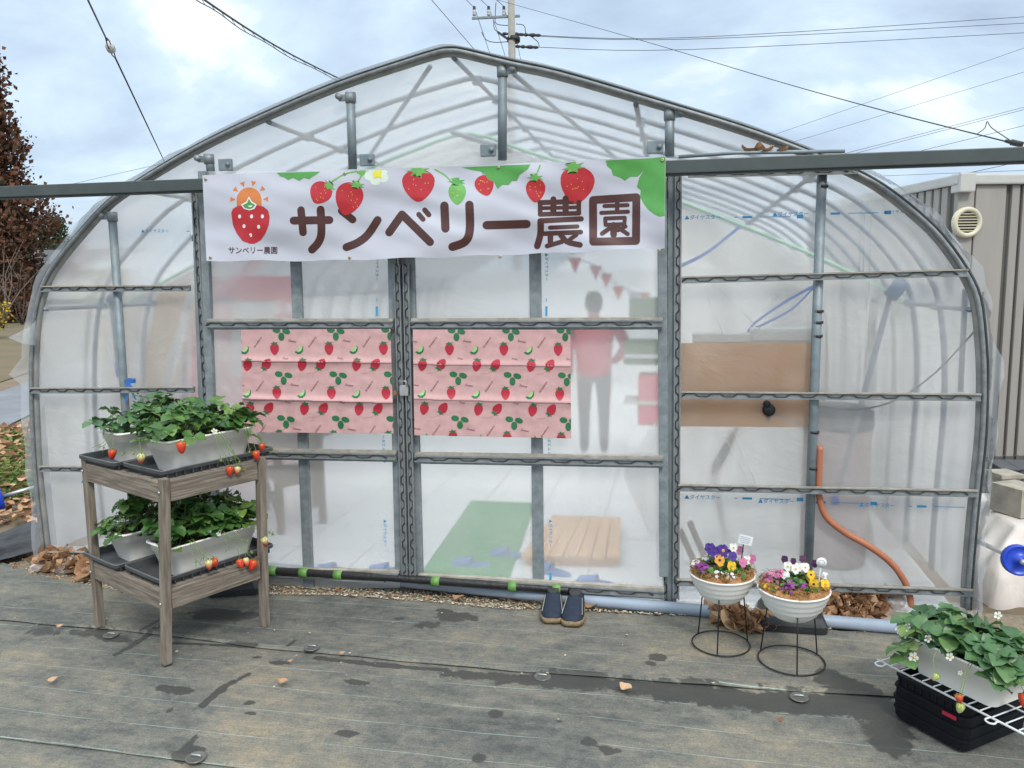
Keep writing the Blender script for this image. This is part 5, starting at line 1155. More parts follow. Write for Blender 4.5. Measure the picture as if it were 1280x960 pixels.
# ------------------------------------------------------------------ flower bowls on wire stands
m_bowl = pbr('white bowl plastic', (.85, .84, .80), (.79, .78, .74), .45, rvar=.15); m_wst = pbr('black wire', (.014, .014, .016), rough=.45)
m_coir = pbr('coir fibre', (.54, .27, .11), (.36, .165, .06), .9, scale=50, bump=.8, bscale=90)
m_fol = leafmat('flower foliage', (.03, .09, .02), (.07, .19, .04), (.15, .32, .07))
FC = {n_: pbr(n_+' petal', c, tuple(x*.75 for x in c), .6, scale=60, transl=.15) for n_, c in (('purple', (.05, .012, .22)), ('violet', (.30, .05, .30)), ('yellow', (.85, .55, .02)), ('orange', (.72, .33, .02)), ('white', (.84, .84, .82)), ('pink', (.60, .18, .36)), ('maroon', (.07, .01, .05)))}
def pansy(parent, c, s_, nrm, col, eye='yellow'):
    b = MB(); z = nrm.normalized(); x = z.orthogonal().normalized() if abs(z.z) > .95 else V((0, 0, 1)).cross(z).normalized(); y = z.cross(x)
    for a, k, h in ((2.2, .62, .0), (.95, .62, .03), (3.4, .55, .05), (-.25, .55, .06), (-1.57, .68, .09)):
        d = x*math.cos(a)+y*math.sin(a); cc = d*k*s_*.8+z*h*s_; b.add([cc]+[cc+(x*math.cos(t)+y*math.sin(t))*k*s_*(.85+.08*math.sin(t*5+a))+z*s_*.10*math.sin(t*3+a*2) for t in [q*math.pi/5 for q in range(10)]], [(0, i+1, (i+1) % 10+1) for i in range(10)], 0, True)
    b.lathe([(.25*s_, .13*s_), (0, .2*s_)], (0, 0, 0), M((x, y, z)).transposed(), 8, 1); o_ = b.build('pansy', [FC[col], FC[eye]], parent); o_.location = c
def cluster(parent, c, s_, nfl, col, r, fs_):
    b = MB(); e = MB()
    for _ in range(nfl):
        d = V((r.gauss(0, .5), r.gauss(0, .5), abs(r.gauss(.5, .4)))); p = d*s_; z = (d+V((0, -.2, .4))).normalized(); x = z.orthogonal().normalized(); y = z.cross(x)
        for k in range(5):
            a = k*1.257; dd = x*math.cos(a)+y*math.sin(a); ee = z.cross(dd); b.add([p, p+dd*fs_*.6+ee*fs_*.4, p+dd*fs_, p+dd*fs_*.6-ee*fs_*.4], [(0, 1, 2, 3)], 0, True)
    o_ = b.build('flower_cluster', FC[col], parent); o_.location = c
def bowl(gc, rz, zring, rr_, rim, ht, slab, lab, seed, flowers, card):
    r = random.Random(seed)
    st = thing('plant_stand', slab, 'stand', (gc.x, gc.y, .008), rz, 'black wire flower stands'); RB = rr_
    ring = lambda rad, z: [(rad*math.cos(2*math.pi*k/32), rad*math.sin(2*math.pi*k/32), z) for k in range(33)]
    b = MB(); b.tube(ring(RB, .004), .0034, 7, caps=False); b.build('base_ring', m_wst, st); b = MB(); b.tube(ring(RB*.74, zring), .0034, 7, caps=False); b.build('top_ring', m_wst, st)
    for k in range(3):
        a = k*2*math.pi/3+.35; b = MB(); b.tube([(RB*math.cos(a), RB*math.sin(a), .004), (RB*.80*math.cos(a), RB*.80*math.sin(a), zring), (RB*.74*math.cos(a), RB*.74*math.sin(a), zring+.004)], .003, 6); b.build('leg', m_wst, st)
    z0 = zring-.035
    t = thing('flower_bowl', lab, 'flower bowl', (gc.x, gc.y, .008+z0), 0, 'white flower bowls'); b = MB()
    prof = [(0, 0), (rim*.50, 0), (rim*.58, .008)]
    for k in range(5): u = k/4.2; rr2 = rim*(.60+.36*u**.7); prof += [(rr2, .012+u*(ht-.02)), (rr2+.012, .012+u*(ht-.02)+.010)]
    prof = prof[:-1]+[(rim*1.0, ht-.008), (rim*1.02, ht-.004), (rim*1.02, ht), (rim*.96, ht), (rim*.94, ht-.02)]
    b.lathe(prof, n=40); b.build('bowl', m_bowl, t)
    b = MB(); b.grid(lambda u, v_: V((rim*.95*u*math.cos(6.2832*v_), rim*.95*u*math.sin(6.2832*v_), ht-.004+.02*(1-u)+.012*nz(u*5, math.cos(6.28*v_)*2, math.sin(6.28*v_)*2+seed)+(.016 if .6 < u < .97 else 0))), 9, 30)
    for _ in range(700):
        a = r.uniform(0, 6.283); rad = rim*r.uniform(.6, 1.0); p = V((rad*math.cos(a), rad*math.sin(a), ht+r.uniform(.0, .03))); d = V((r.gauss(0, 1), r.gauss(0, 1), r.gauss(.2, .5))).normalized()*r.uniform(.015, .035)
        b.tube([p-d*.5, p+V((0, 0, .006)), p+d*.5+V((0, 0, r.gauss(0, .005)))], .0009, 3, 0, False)
    b.build('coir_liner', m_coir, t)
    lv = MB()
    for _ in range(300):
        a = r.uniform(0, 6.283); rad = rim*.86*math.sqrt(r.random()); p = V((rad*math.cos(a), rad*math.sin(a), ht+r.uniform(0, .055)*(1.1-rad/rim))); d = V((r.gauss(0, 1), r.gauss(0, 1), r.gauss(.5, .4))).normalized(); leaflet(lv, p, d, V((r.gauss(0, .4), r.gauss(0, .4), 1)), r.uniform(.018, .032), r.random())
    lv.build('foliage', m_fol, t, True)
    for kind, x, y, z, s_, col, *rest in flowers:
        if kind == 'p': pansy(t, V((x, y, ht+z*1.15)), s_*.92, V((r.gauss(.0, .25), -1, r.uniform(.2, .7))), col, *(rest or ['yellow']))
        else: cluster(t, V((x, y, ht+z)), s_, rest[0], col, r, rest[1])
    cx, cz, kind = card; b = MB(); 
    if kind == 'rect':
        b.bar(V((cx, .0, ht+.02)), V((cx+.012, .0, cz)), .003, .005, (1, 0, 0)); so_ = b.build('label_stick', m_black, t); b = MB(); rot = M.Rotation(-.22, 3, 'Y').inverted(); b.box((cx+.02, -.004, cz+.02), (.058, .002, .04), rot, 0); co_ = b.build('label_card', m_paper, so_)
        b = MB()
        for k in range(4): b.box(V((cx+.02, -.0058, cz+.02))+rot @ V((-.002, 0, .012-.008*k)), (.044-.008*(k == 3), .0006, .0018), rot)
        b.build('label_lines', ink('grey print', (.3, .36, .42)), so_)
    else:
        b.bar(V((cx, .0, ht+.01)), V((cx+.006, .0, cz)), .003, .005, (1, 0, 0)); so_ = b.build('label_stick', m_paper, t); rot = M.Rotation(R_(90), 3, 'X'); b = MB(); b.lathe([(0, .001), (.021, .001), (.021, -.001), (0, -.001)], (cx+.008, -.004, cz+.016), rot, 20); b.build('label_card', m_paper, so_)
        b = MB(); b.lathe([(.010, .0016), (.0125, .0016)], (cx+.008, -.004, cz+.016), rot, 20); b.build('label_lines', ink('grey print', (.4, .42, .42)), so_)
g1 = G(901, 807); g2 = G(989, 828)
bowl(g1, .0, .245, .125, .140, .122, 'black wire stand holding the left flower bowl', 'white ribbed bowl of purple pansies with a rectangular plant label, left of two', 3,
     [('p', -.035, -.02, .085, .030, 'purple', 'purple'), ('p', .0, -.015, .09, .032, 'purple', 'orange'), ('p', -.015, -.04, .06, .028, 'orange', 'maroon'), ('p', .04, -.03, .075, .024, 'purple', 'purple'), ('p', .045, .0, .10, .022, 'white'), ('p', .075, .02, .085, .022, 'pink', 'pink'), ('p', .035, -.06, .045, .024, 'yellow', 'orange'), ('p', .085, -.02, .05, .022, 'pink', 'pink'), ('p', .125, .0, .06, .022, 'pink', 'pink'), ('p', .105, .0, .055, .02, 'white'),
      ('p', -.055, -.01, .095, .028, 'purple', 'purple'), ('c', -.08, -.05, .02, .035, 'violet', 60, .008), ('c', -.115, -.02, .035, .022, 'white', 16, .008), ('c', -.02, -.095, .015, .025, 'white', 18, .009), ('c', .03, -.105, .012, .02, 'white', 12, .009), ('c', -.07, .02, .05, .02, 'white', 12, .008), ('c', .02, .02, .09, .012, 'maroon', 8, .01)], (.075, .255, 'rect'))
bowl(g2, .2, .235, .135, .145, .125, 'black wire stand holding the right flower bowl', 'white ribbed bowl of mixed flowers with a round plant label, right of two', 4,
     [('c', -.10, -.02, .03, .03, 'pink', 34, .009), ('c', -.06, .0, .045, .025, 'pink', 26, .009), ('c', -.03, -.085, .02, .03, 'violet', 40, .008), ('c', .03, -.06, .015, .025, 'violet', 24, .008), ('p', -.035, -.01, .045, .022, 'white', 'white'), ('p', -.025, .01, .075, .022, 'white'), ('p', .005, .0, .07, .022, 'white'), ('p', .02, .01, .075, .02, 'white'), ('p', .045, .01, .075, .022, 'white'), ('p', .065, -.02, .045, .023, 'orange', 'maroon'), ('p', .07, -.055, .035, .024, 'yellow', 'maroon'), ('p', .06, -.04, .065, .02, 'yellow', 'maroon'), ('p', .115, -.05, .035, .024, 'yellow', 'orange'),
      ('p', -.035, .03, .095, .018, 'maroon', 'purple'), ('p', .04, .04, .095, .02, 'maroon', 'purple'), ('p', .085, .03, .085, .018, 'maroon', 'purple'), ('p', .0, .03, .09, .015, 'maroon', 'purple'), ('c', -.115, -.05, .01, .018, 'yellow', 14, .007), ('c', .12, .0, .05, .018, 'white', 10, .008), ('c', -.09, .0, .05, .012, 'white', 10, .009)], (.098, .225, 'round'))

# ------------------------------------------------------------------ right foreground: crates, wire shelf, planter
HC = .172
a0, a1 = G(1112, 893), G(1205, 945)
uxc = (a1-a0).normalized(); uyc = V((-uxc.y, uxc.x, 0)); LC = (a1-a0).length; WC = .36
rzc = math.atan2(uxc.y, uxc.x)
cc = a0+uxc*LC/2+uyc*WC/2
m_crate = pbr('black crate plastic', (.004, .005, .008), (.007, .008, .012), .55, rvar=.2, spec=.25)
labs = ['bottom black crate of the nested stack under the wire shelf', 'second black crate from the bottom of the stack', 'second black crate from the top of the stack', 'topmost black crate of the stack, right under the wire shelf']
for k in range(4):
    t = thing('crate', labs[k], 'crate', (cc.x, cc.y, .006+k*.041), rzc, 'nested black crates'); s_ = 1+.012*(k % 2)-(.03 if k == 3 else 0)
    def rr(l, w_, z, rad=.03): return [V((sx_*(l/2-rad)+rad*math.cos(a), sy_*(w_/2-rad)+rad*math.sin(a), z)) for sx_, sy_, a0_ in ((1, 1, 0), (-1, 1, 90), (-1, -1, 180), (1, -1, 270)) for a in (R_(a0_), R_(a0_+45), R_(a0_+90))]
    b = MB(); b.loft([rr(LC*.97*s_, WC*.97*s_, 0), rr(LC*.98*s_, WC*.98*s_, .028), rr(LC*1.0*s_, WC*1.0*s_, .030), rr(LC*1.0*s_, WC*1.0*s_, .040), rr(LC*.95*s_, WC*.94*s_, .040), rr(LC*.94*s_, WC*.93*s_, .004)], 0, True, False); b.build('tub', m_crate, t)
    if k == 3:
        b = MB()
        for i in range(9): b.box(((i/8-.5)*LC*.8, -WC*.49*s_, .016), (.006, .006, .024))
        b.build('rib', m_crate, t)
b = MB(); q = a0+uxc*LC*.80-uyc*.004; b.box(V((q.x, q.y, .118)), (.05, .004, .012), M.Rotation(rzc, 3, 'Z')); o_ = b.build('red_tag', pbr('red tag', (.50, .02, .06))); tag(o_, 'small red plastic tag on the side of the black crate stack', 'tag')
ZW = HC+.005
s0, s1 = G(1097, 826, ZW), G(1285, 922, ZW); uxw = (s1-s0).normalized(); uyw = V((-uxw.y, uxw.x, 0)); m_ww = pbr('white coated wire', (.72, .73, .74), rough=.35)
s1 = s0+uxw*.95; WS_ = .36
t = thing('wire_shelf', 'white coated wire shelf laid across the black crates', 'shelf', (s0.x, s0.y, ZW))
b = MB()
for k in (0, .35, .7, 1): b.tube([s0+uyw*WS_*k+V((0, 0, .004)), s1+uyw*WS_*k+V((0, 0, .004))], .0042 if k in (0, 1) else .0032, 6)
rpar(b.build('long_wires', m_ww), t)
b = MB(); nw = 22
for i in range(nw): p = s0+uxw*(.95*(i+.4)/nw); b.tube([p+V((0, 0, .009))+uyw*-.0, p+uyw*WS_+V((0, 0, .009))], .0026, 5)
rpar(b.build('cross_wires', m_ww), t)
for k in (.02, .47):
    b = MB()
    p = s0+uxw*.95*k+V((0, 0, .006)); b.tube(smooth([p, p-uyw*.012+V((0, 0, .003)), p-uyw*.035+uxw*.0+V((0, 0, .002)), p-uyw*.04+uxw*.015, p-uyw*.03+uxw*.028, p-uyw*.012+uxw*.024, p+uxw*.03], 3), .0032, 6); rpar(b.build('hook', m_ww), t)
ZP = ZW+.012
f0_, f1_ = G(1140, 838, ZP), G(1243, 888, ZP); uxp = (f1_-f0_).normalized(); uyp = V((-uxp.y, uxp.x, 0)); LP = (f1_-f0_).length/.84; WP = .21
pc = (f0_+f1_)/2+uyp*WP*.42
print('planter right', LP, 'hc', HC)
Y0 = -WP/2
planter(V((pc.x, pc.y, ZP)), math.atan2(uxp.y, uxp.x), LP, WP, .135, 'white planter of bushy flowering strawberries on the wire shelf at the right', 118, 21, .085,
    [((LP*.28, Y0-.012, .135), [(.0, -.012, -.088, .026, 'r'), (.006, -.012, -.118, .028, 'p')]), ((LP*.5+.02, -.05, .135), [(.02, .0, -.07, .036, 'r'), (.05, .01, -.085, .038, 'r'), (.07, .0, -.05, .03, 'r')]), ((.0, Y0-.012, .135), [(.02, -.015, -.05, .022, 'p')])],
    [(-LP*.42, Y0-.03, .15, .017, (-.2, -1, .5)), (-LP*.5, Y0-.02, .145, .014, (-.2, -1, .5)), (-.10, Y0-.05, .09, .020, (0, -1, .4)), (-.07, Y0-.02, .165, .015, (0, -1, .7)), (.02, Y0-.03, .14, .015, (0, -1, .7)), (-.16, Y0-.01, .17, .013, (0, -1, .7)), (-.19, Y0-.02, .155, .013, (0, -1, .7)), (.06, Y0-.03, .10, .009, (0, -1, .7)), (.04, WP*.4, .25, .015, (0, -1, .7)), (LP*.5, Y0, .14, .014, (0, -1, .7))], 1.15, m_leafb,
    [(-LP*.46, Y0-.04, .10, .055, .6), (-.13, Y0-.045, .075, .062, .72), (.18, Y0-.035, .12, .06, .5), (LP*.45, Y0-.02, .12, .055, .65), (-LP*.34, Y0-.03, .12, .04, 1.0)], .058)
t_ = bpy.context.scene.objects.get('strawberry_planter.004')

# ------------------------------------------------------------------ winder cranks at both sides
def crank(p0, p1, d0, d1_, lab, rad):
    a, c = D(*p0, d0), D(*p1, d1_); t = thing('film_crank', lab, 'crank', c, 0, 'blue film roll cranks'); b = MB(); b.tube([a, c], .011, 10); rpar(b.build('rod', m_rod), t)
    d = (c-a).normalized(); mtx = d.to_track_quat('Z', 'Y').to_matrix(); b = MB(); b.lathe([(0, -.022), (rad*.9, -.022), (rad, -.016), (rad, .016), (rad*.93, .022), (rad*.85, .015), (rad*.3, .015), (rad*.25, .03), (0, .03)], c, mtx, 24); rpar(b.build('drum', m_bluep), t)
    b = MB(); b.tube([c+d*.035, c+d*.07], .012, 8); rpar(b.build('axle', m_rod), t)
crank((1208, 670), (1273, 700), 4.1, 3.4, 'round blue plastic film winder with a steel rod at the right edge', .066)
crank((60, 604), (-2, 622), 4.9, 4.75, 'blue plastic film winder with a white rod at the left edge', .075)

# ------------------------------------------------------------------ right background: store, blocks, cover
SD = 6.2
w0 = D(1178, 580, SD); w1 = D(1290, 580, SD+.05); ux_ = V((w1.x-w0.x, w1.y-w0.y, 0)).normalized(); uy_ = V((-ux_.y, ux_.x, 0))
HT = D(1180, 234, SD).z
STO = thing('storage_shed', 'grey ribbed storage shed with a round cream vent behind the greenhouse', 'shed', (w0.x, w0.y, 0)); LS = 3.2; DS = 2.6
def sp_(u, v_, z): return V((w0.x, w0.y, 0))+ux_*u+uy_*v_+V((0, 0, z))
b = MB(); b.box(sp_(LS/2, DS/2, (HT+.1)/2), (LS, DS, HT-.1), M((ux_, uy_, V((0, 0, 1)))).transposed()); rpar(b.build('wall', m_groove), STO)
rot = M((ux_, uy_, V((0, 0, 1)))).transposed(); b = MB()
b.box(sp_(.05, -.004, (HT+.1)/2), (.13, .05, HT-.1), rot, 0, .008)
b.box(sp_(.245, -.004, (HT+.1)/2), (.24, .05, HT-.14), rot, 0, .01)
for k in range(24): b.box(sp_(.44+k*.0885, -.004, (HT+.1)/2), (.063, .05, HT-.14), rot, 0, .008)
for k in range(20): b.box(sp_(-.004, .12+k*.105, (HT+.1)/2), (.05, .075, HT-.14), rot, 0, .008)
for k in range(7): b.box(sp_(LS/2+.36, -.006, 1.42-k*.17), (LS-.72, .022, .045), rot)
rpar(b.build('panel', m_fence), STO)
b = MB(); b.box(sp_(LS/2, DS/2, HT+.02), (LS+.10, DS+.12, .075), rot, 0, .012); b.box(sp_(.02, -.03, HT-.005), (.12, .12, .14), rot, 0, .01); rpar(b.build('roof', pbr('pale grey roof trim', (.50, .50, .48), (.45, .45, .43), .5)), STO)
b = MB(); b.box(sp_(LS/2, -.01, .17), (LS, .05, .05), rot); b.box(sp_(LS/2, -.02, .06), (LS, .06, .1), rot)
for k in range(36): b.box(sp_(.05+k*.088, -.03, .15), (.03, .05, .1), rot)
rpar(b.build('sill', m_groove), STO)
vc = P(1208, 278, w0.y-.02); vc = D(1208, 278, (w0-CAM).dot(fwd)*1.0-.0); 
k_ = ((sp_(0, -.04, 0)-CAM).dot(uy_))/(ray(1208, 278).dot(uy_)); vc = CAM+ray(1208, 278)*k_
b = MB(); mtx = M((ux_, V((0, 0, 1)), -uy_)).transposed(); b.lathe([(.078, .012), (.085, .028), (.105, .03), (.115, .016), (.116, -.005)], vc, mtx, 36); vn = rpar(b.build('vent', m_cream), STO)
b = MB()
for i in range(-3, 4):
    hw = math.sqrt(max(0, .08**2-(i*.021)**2)); b.box(vc+V((0, 0, i*.021))-uy_*.014, (2*hw, .010, .007), rot @ M.Rotation(.3, 3, 'X'))
rpar(b.build('louvre', m_cream, None), vn)
b = MB(); b.lathe([(0, .002), (.08, .002)], vc-uy_*-.002, mtx, 24); rpar(b.build('backing', m_black), vn)
for x0, x1, lab in ((1243, 1262, 'dark grey plastic tank below the storage shed, left of two'), (1265, 1300, 'dark grey plastic tank below the storage shed, right of two')):
    a = D(x0, 607, 5.9); c = D(x1, 582, 5.9); t = thing('storage_tank', lab, 'tank', ((a.x+c.x)/2, (a.y+c.y)/2, 0)); b = MB(); hh = c.z; b.box((0, 0, hh/2), (c.x-a.x, .3, hh), None, 0, .015); b.build('body', pbr('dark grey tank', (.075, .083, .095)), t); b = MB(); b.box((0, 0, hh+.008), (c.x-a.x+.01, .31, .016), None, 0, .004); b.build('lid', pbr('tank lid', (.10, .11, .125)), t)
# concrete blocks
def hollow(c, L_, H_, W_, rz, lab):
    t = thing('concrete_block', lab, 'concrete block', c, rz); b = MB()
    n_ = 12; sq = [(-L_/2, 0), (-L_/6, 0), (L_/6, 0), (L_/2, 0), (L_/2, H_/3), (L_/2, 2*H_/3), (L_/2, H_), (L_/6, H_), (-L_/6, H_), (-L_/2, H_), (-L_/2, 2*H_/3), (-L_/2, H_/3)]
    hr = [(math.copysign(abs(math.cos(a))**.6, math.cos(a))*L_*.24, H_/2+math.copysign(abs(math.sin(a))**.6, math.sin(a))*H_*.29) for a in [math.atan2((z-H_/2)/H_, x/L_) for x, z in sq]]
    vs = [V((x, y, z)) for y in (-W_/2, W_/2) for x, z in sq]+[V((x, y, z)) for y in (-W_/2, W_/2) for x, z in hr]; fs = []
    for i in range(n_):
        j = (i+1) % n_; fs += [(i, j, 24+j, 24+i), (12+j, 12+i, 36+i, 36+j), (i, 12+i, 12+j, j), (24+i, 24+j, 36+j, 36+i)]
    b.add(vs, fs); b.build('block', m_concrete, t); return t
q = D(1262, 640, 4.35); hb = hollow((q.x+.035, q.y, q.z), .17, .155, .19, .5, 'hollow concrete block standing on the sheeted pile at the right edge')
q2 = D(1254, 607, 4.95); t = thing('paving_slab', 'thin concrete slab on a block behind the hollow one', 'slab', (q2.x, q2.y, q2.z)); b = MB(); b.box((0, 0, .075), (.15, .16, .028), M.Rotation(.3, 3, 'Z'), 0, .004); b.build('slab', m_concrete, t); b = MB(); b.box((0, 0, (.06-q2.z)/2), (.12, .14, q2.z+.06), M.Rotation(.3, 3, 'Z'), 0, .004); b.build('base', m_concrete, t)
m_sheet = pbr('white ground sheet', (.66, .62, .585), (.55, .49, .44), .65, scale=5, bump=.8, bscale=6)
b = MB(); PT = q.z-.006; X0 = D(1236, 700, 4.1).x
def pil(u, v_):
    x = X0+1.3*u; y = q.y-.42+1.0*v_
    e = min(u*9, v_*6, (1-v_)*6, 1); h = PT*max(0, e)**.5
    f = .02*math.sin(v_*31+6*nz(u*3, v_*3))+.035*nz(x*7, y*7, 2)
    side = 1-min(1, e); x += side*(.03*math.sin(y*34)+.03*nz(y*9, h*6, 4))-.07*side*(1-h/PT); y += side*(.03*math.sin(x*30)+.03*nz(x*9, h*6, 5))-(.06*side*(1-h/PT) if v_ < .5 else 0)
    return V((x, y, max(-.06, h-.06*(e < .02)+(f*.35 if e >= 1 else f*.5)*(1 if abs(x-q.x) > .2 else .2))))
b.grid(pil, 90, 80); tag(b.build('sheeted_pile', m_sheet), 'low pile covered by crumpled white sheeting at the right edge', 'covered pile')

# ------------------------------------------------------------------ left background
m_blk = pbr('black sheeting', (.012, .013, .018), (.02, .02, .026), .35, bump=.5, bscale=15)
b = MB()
def bs_(u, v_):
    q = G(-60+105*u, 722-28*u-26*v_-(16*v_*u)); return V((q.x, q.y, .01+.05*math.sin(v_*math.pi)+.018*math.sin(v_*22+u*2)+.008*nz(u*9, v_*9)))
b.grid(bs_, 30, 30); tag(b.build('ground_film', m_blk), 'folded black plastic sheeting on the ground at the left edge', 'plastic sheet')
m_grass = leafmat('weeds', (.06, .10, .02), (.13, .19, .045), (.25, .29, .09), .7, .2)
b = MB(); lt = MB()
for _ in range(5200):
    q = G(rng.uniform(-60, 60), 536+84*rng.random()**1.0)
    a = rng.uniform(0, 6.28); s_ = rng.uniform(.03, .09); ln_ = rng.uniform(.3, 1.2); d = V((math.cos(a), math.sin(a), 0)); n_ = V((-d.y, d.x, 0))
    p = V((q.x, q.y, -.05)); b.add([p-n_*s_*.35, p+n_*s_*.35, p+n_*s_*.3+d*s_*.5*ln_+V((0, 0, s_*.8)), p+d*s_*ln_*1.2+V((0, 0, s_*.7)), p-n_*s_*.3+d*s_*.5*ln_+V((0, 0, s_*.75))], [(0, 1, 2, 3, 4)], 0, False, rng.random())
tag(b.build('weeds', m_grass, tint=True), 'low green weeds along the roadside at the left', 'weeds', kind='stuff')
for _ in range(420):
    q = G(rng.uniform(-60, 60), 534+120*rng.random()**1.6); dryleaf(lt, (q.x, q.y, -.03+rng.random()*.05), rng.uniform(.06, .13), rng.uniform(0, 6.3), (rng.gauss(0, .4), rng.gauss(0, .4)), rng.uniform(.1, .6), rng.random())
tag(lt.build('leaf_litter', m_dry, tint=True), 'scattered dry leaves among the weeds at the left', 'dry leaves', kind='stuff')
# far farm building
fs = D(45, 383, 52); m_cw = pbr('cream wall', (.60, .54, .40), (.52, .47, .35), .8, scale=2); m_dk = pbr('dark roof', (.075, .075, .08), (.05, .05, .055), .6, scale=3)
t = thing('farm_building', 'low cream walled farm building with a dark lean to roof across the field', 'building', (fs.x, fs.y, -.05), .1)
b = MB(); b.box((1.5, 0, 1.4), (9, 5, 2.8)); b.build('wall', m_cw, t)
b = MB(); b.add([(-3.2, -3.2, 3.0), (6.5, -3.2, 3.0), (6.5, 2.6, 4.1), (-3.2, 2.6, 4.1), (-3.2, -3.2, 3.14), (6.5, -3.2, 3.14), (6.5, 2.6, 4.24), (-3.2, 2.6, 4.24)], [(3, 2, 1, 0), (4, 5, 6, 7), (0, 1, 5, 4), (1, 2, 6, 5), (2, 3, 7, 6), (3, 0, 4, 7)]); b.build('roof', m_dk, t)
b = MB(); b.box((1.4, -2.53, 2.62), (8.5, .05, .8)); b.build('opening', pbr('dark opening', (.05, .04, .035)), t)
b = MB(); b.box((.2, -2.8, .5), (1.6, .5, .9), None, 0, .1); b.build('crate', pbr('dark bin', (.06, .04, .03)), t)
# trees
m_bark = pbr('bark', (.10, .075, .055), (.06, .045, .035), .9, scale=4)
m_cedar = leafmat('rusty cedar foliage', (.018, .03, .015), (.105, .043, .024), (.21, .09, .045), .9, .1)
m_fir = leafmat('dark conifer foliage', (.02, .035, .018), (.045, .065, .03), (.12, .09, .045), .9, .1)
m_yellow = leafmat('yellow blossom bush', (.10, .12, .02), (.45, .32, .02), (.75, .55, .03), .8, .2)
def conifer(base, h, rad, label, mtl, n_, seed, nm='conifer_tree', droop=.25, bare=.08, cs=.5):
    r = random.Random(seed); t = thing(nm, label, 'tree', base, r.uniform(0, 6), 'trees beyond the field'); b = MB(); b.tube([(0, 0, -.1), (0, 0, h*.5), (0, 0, h*.98)], [rad*.09, rad*.055, .02], 8); lim = MB(); cr_ = MB()
    for k in range(n_):
        u = bare+(1-bare)*r.random()**1.15; z = h*u; rr_ = rad*(1-u)**.75*(.75+.45*nz(u*7, seed))*r.uniform(.75, 1.12)+.15; a = r.uniform(0, 6.283); e = V((math.cos(a)*rr_, math.sin(a)*rr_, z-droop*rr_*.5))
        if k % 3 == 0: lim.tube([(0, 0, z), e*.6+V((0, 0, z*.4+.05)), e], [.05*rad*.5, .02, .008], 4, 0, False)
        cl = r.random()
        for m_i in range(16):
            f = r.uniform(.45, 1.08); c = V((e.x*f, e.y*f, z-(droop*rr_*.5)*f))+V((r.gauss(0, cs*.35), r.gauss(0, cs*.35), r.gauss(0, cs*.28))); nrm = V((r.gauss(0, 1), r.gauss(0, 1), r.gauss(.5, .8))).normalized(); u_ = nrm.orthogonal().normalized(); v_ = nrm.cross(u_); s_ = cs*r.uniform(.09, .24)
            cr_.add([c+u_*s_, c+v_*s_*.6+u_*s_*.2, c-u_*s_*.8+v_*s_*.2, c-v_*s_*.7], [(0, 1, 2, 3)], 0, False, min(1, max(0, cl*.6+r.random()*.4)))
    b.build('trunk', m_bark, t); lim.build('limbs', m_bark, t); cr_.build('crown', mtl, t, True); return t
def tree_at(px, pybase, pytop, dist, radpx, *a, **k):
    q = D(px, pybase, dist); tp = D(px, pytop, dist); conifer((q.x, q.y, -.05), tp.z+.05, radpx/FPX*dist, *a, **k)
tree_at(-24, 385, -50, 42, 124, 'tall rust brown cedar tree at the left edge', m_cedar, 2900, 1, cs=.85, droop=.55)
tree_at(12, 388, 268, 38, 26, 'smaller rust brown cedar in front of the tall one', m_cedar, 240, 2, cs=.7)
tree_at(79, 380, 274, 75, 26, 'small brown tipped conifer far beyond the farm building', m_fir, 260, 3, cs=.9)
tree_at(60, 380, 290, 72, 30, 'dull green conifer far off behind the farm building roof', m_fir, 220, 4, cs=.9)
tree_at(38, 380, 288, 70, 34, 'dark green conifer behind the left end of the farm building', m_fir, 220, 5, cs=.9)
tree_at(105, 380, 305, 80, 26, 'distant green conifer half hidden by the greenhouse film edge', m_fir, 200, 6, cs=1)
tree_at(-90, 385, 120, 60, 70, 'broad rust brown cedar further left beyond the frame', m_cedar, 300, 7, cs=1.2)
def shrub(base, h, rad, label, mtl, seed, leaves):
    r = random.Random(seed); t = thing('bush', label, 'bush', base); st = MB(); lf_ = MB()
    for _ in range(22 if leaves else 9):
        a = r.uniform(0, 6.283); p = V((0, 0, 0)); d = V((math.cos(a)*r.uniform(.1, .7), math.sin(a)*r.uniform(.1, .7), 1)).normalized(); pts = [p]
        for k in range(5): d = (d+V((r.gauss(0, .22), r.gauss(0, .22), .05))).normalized(); p = p+d*h/5*r.uniform(.7, 1.15); pts.append(p)
        st.tube(pts, [.028*h/3*(1-.17*k) for k in range(6)], 4)
        for k in range(3):
            q = pts[2+k]; e = q+V((r.gauss(0, 1), r.gauss(0, 1), r.uniform(.2, 1))).normalized()*h*.25; st.tube([q, e], [.016*h/3, .006], 3)
            for _ in range(leaves):
                c = e+V((r.gauss(0, .2), r.gauss(0, .2), r.gauss(0, .2)))*rad; nrm = V((r.gauss(0, 1), r.gauss(0, 1), r.gauss(0, 1))).normalized(); u_ = nrm.orthogonal().normalized()*.045; v_ = nrm.cross(u_); lf_.add([c+u_, c+v_, c-u_, c-v_], [(0, 1, 2, 3)], 0, False, r.random())
    st.build('branches', pbr('twigs', (.17, .13, .10), (.11, .085, .07), .9), t)
    if leaves: lf_.build('foliage', mtl, t, True)
q = D(-40, 400, 26); shrub((q.x, q.y, -.05), 1.5, .9, 'yellow flowering bush at the left edge of the field', m_yellow, 3, 60)
q = D(26, 388, 36); shrub((q.x, q.y, -.05), 2.3, 1.0, 'bare twiggy shrub in front of the cream wall', m_yellow, 5, 0)
q = D(2, 395, 33); shrub((q.x, q.y, -.05), 4.2, 1.0, 'bare leaning shrub in front of the rust brown cedars', m_yellow, 8, 0)

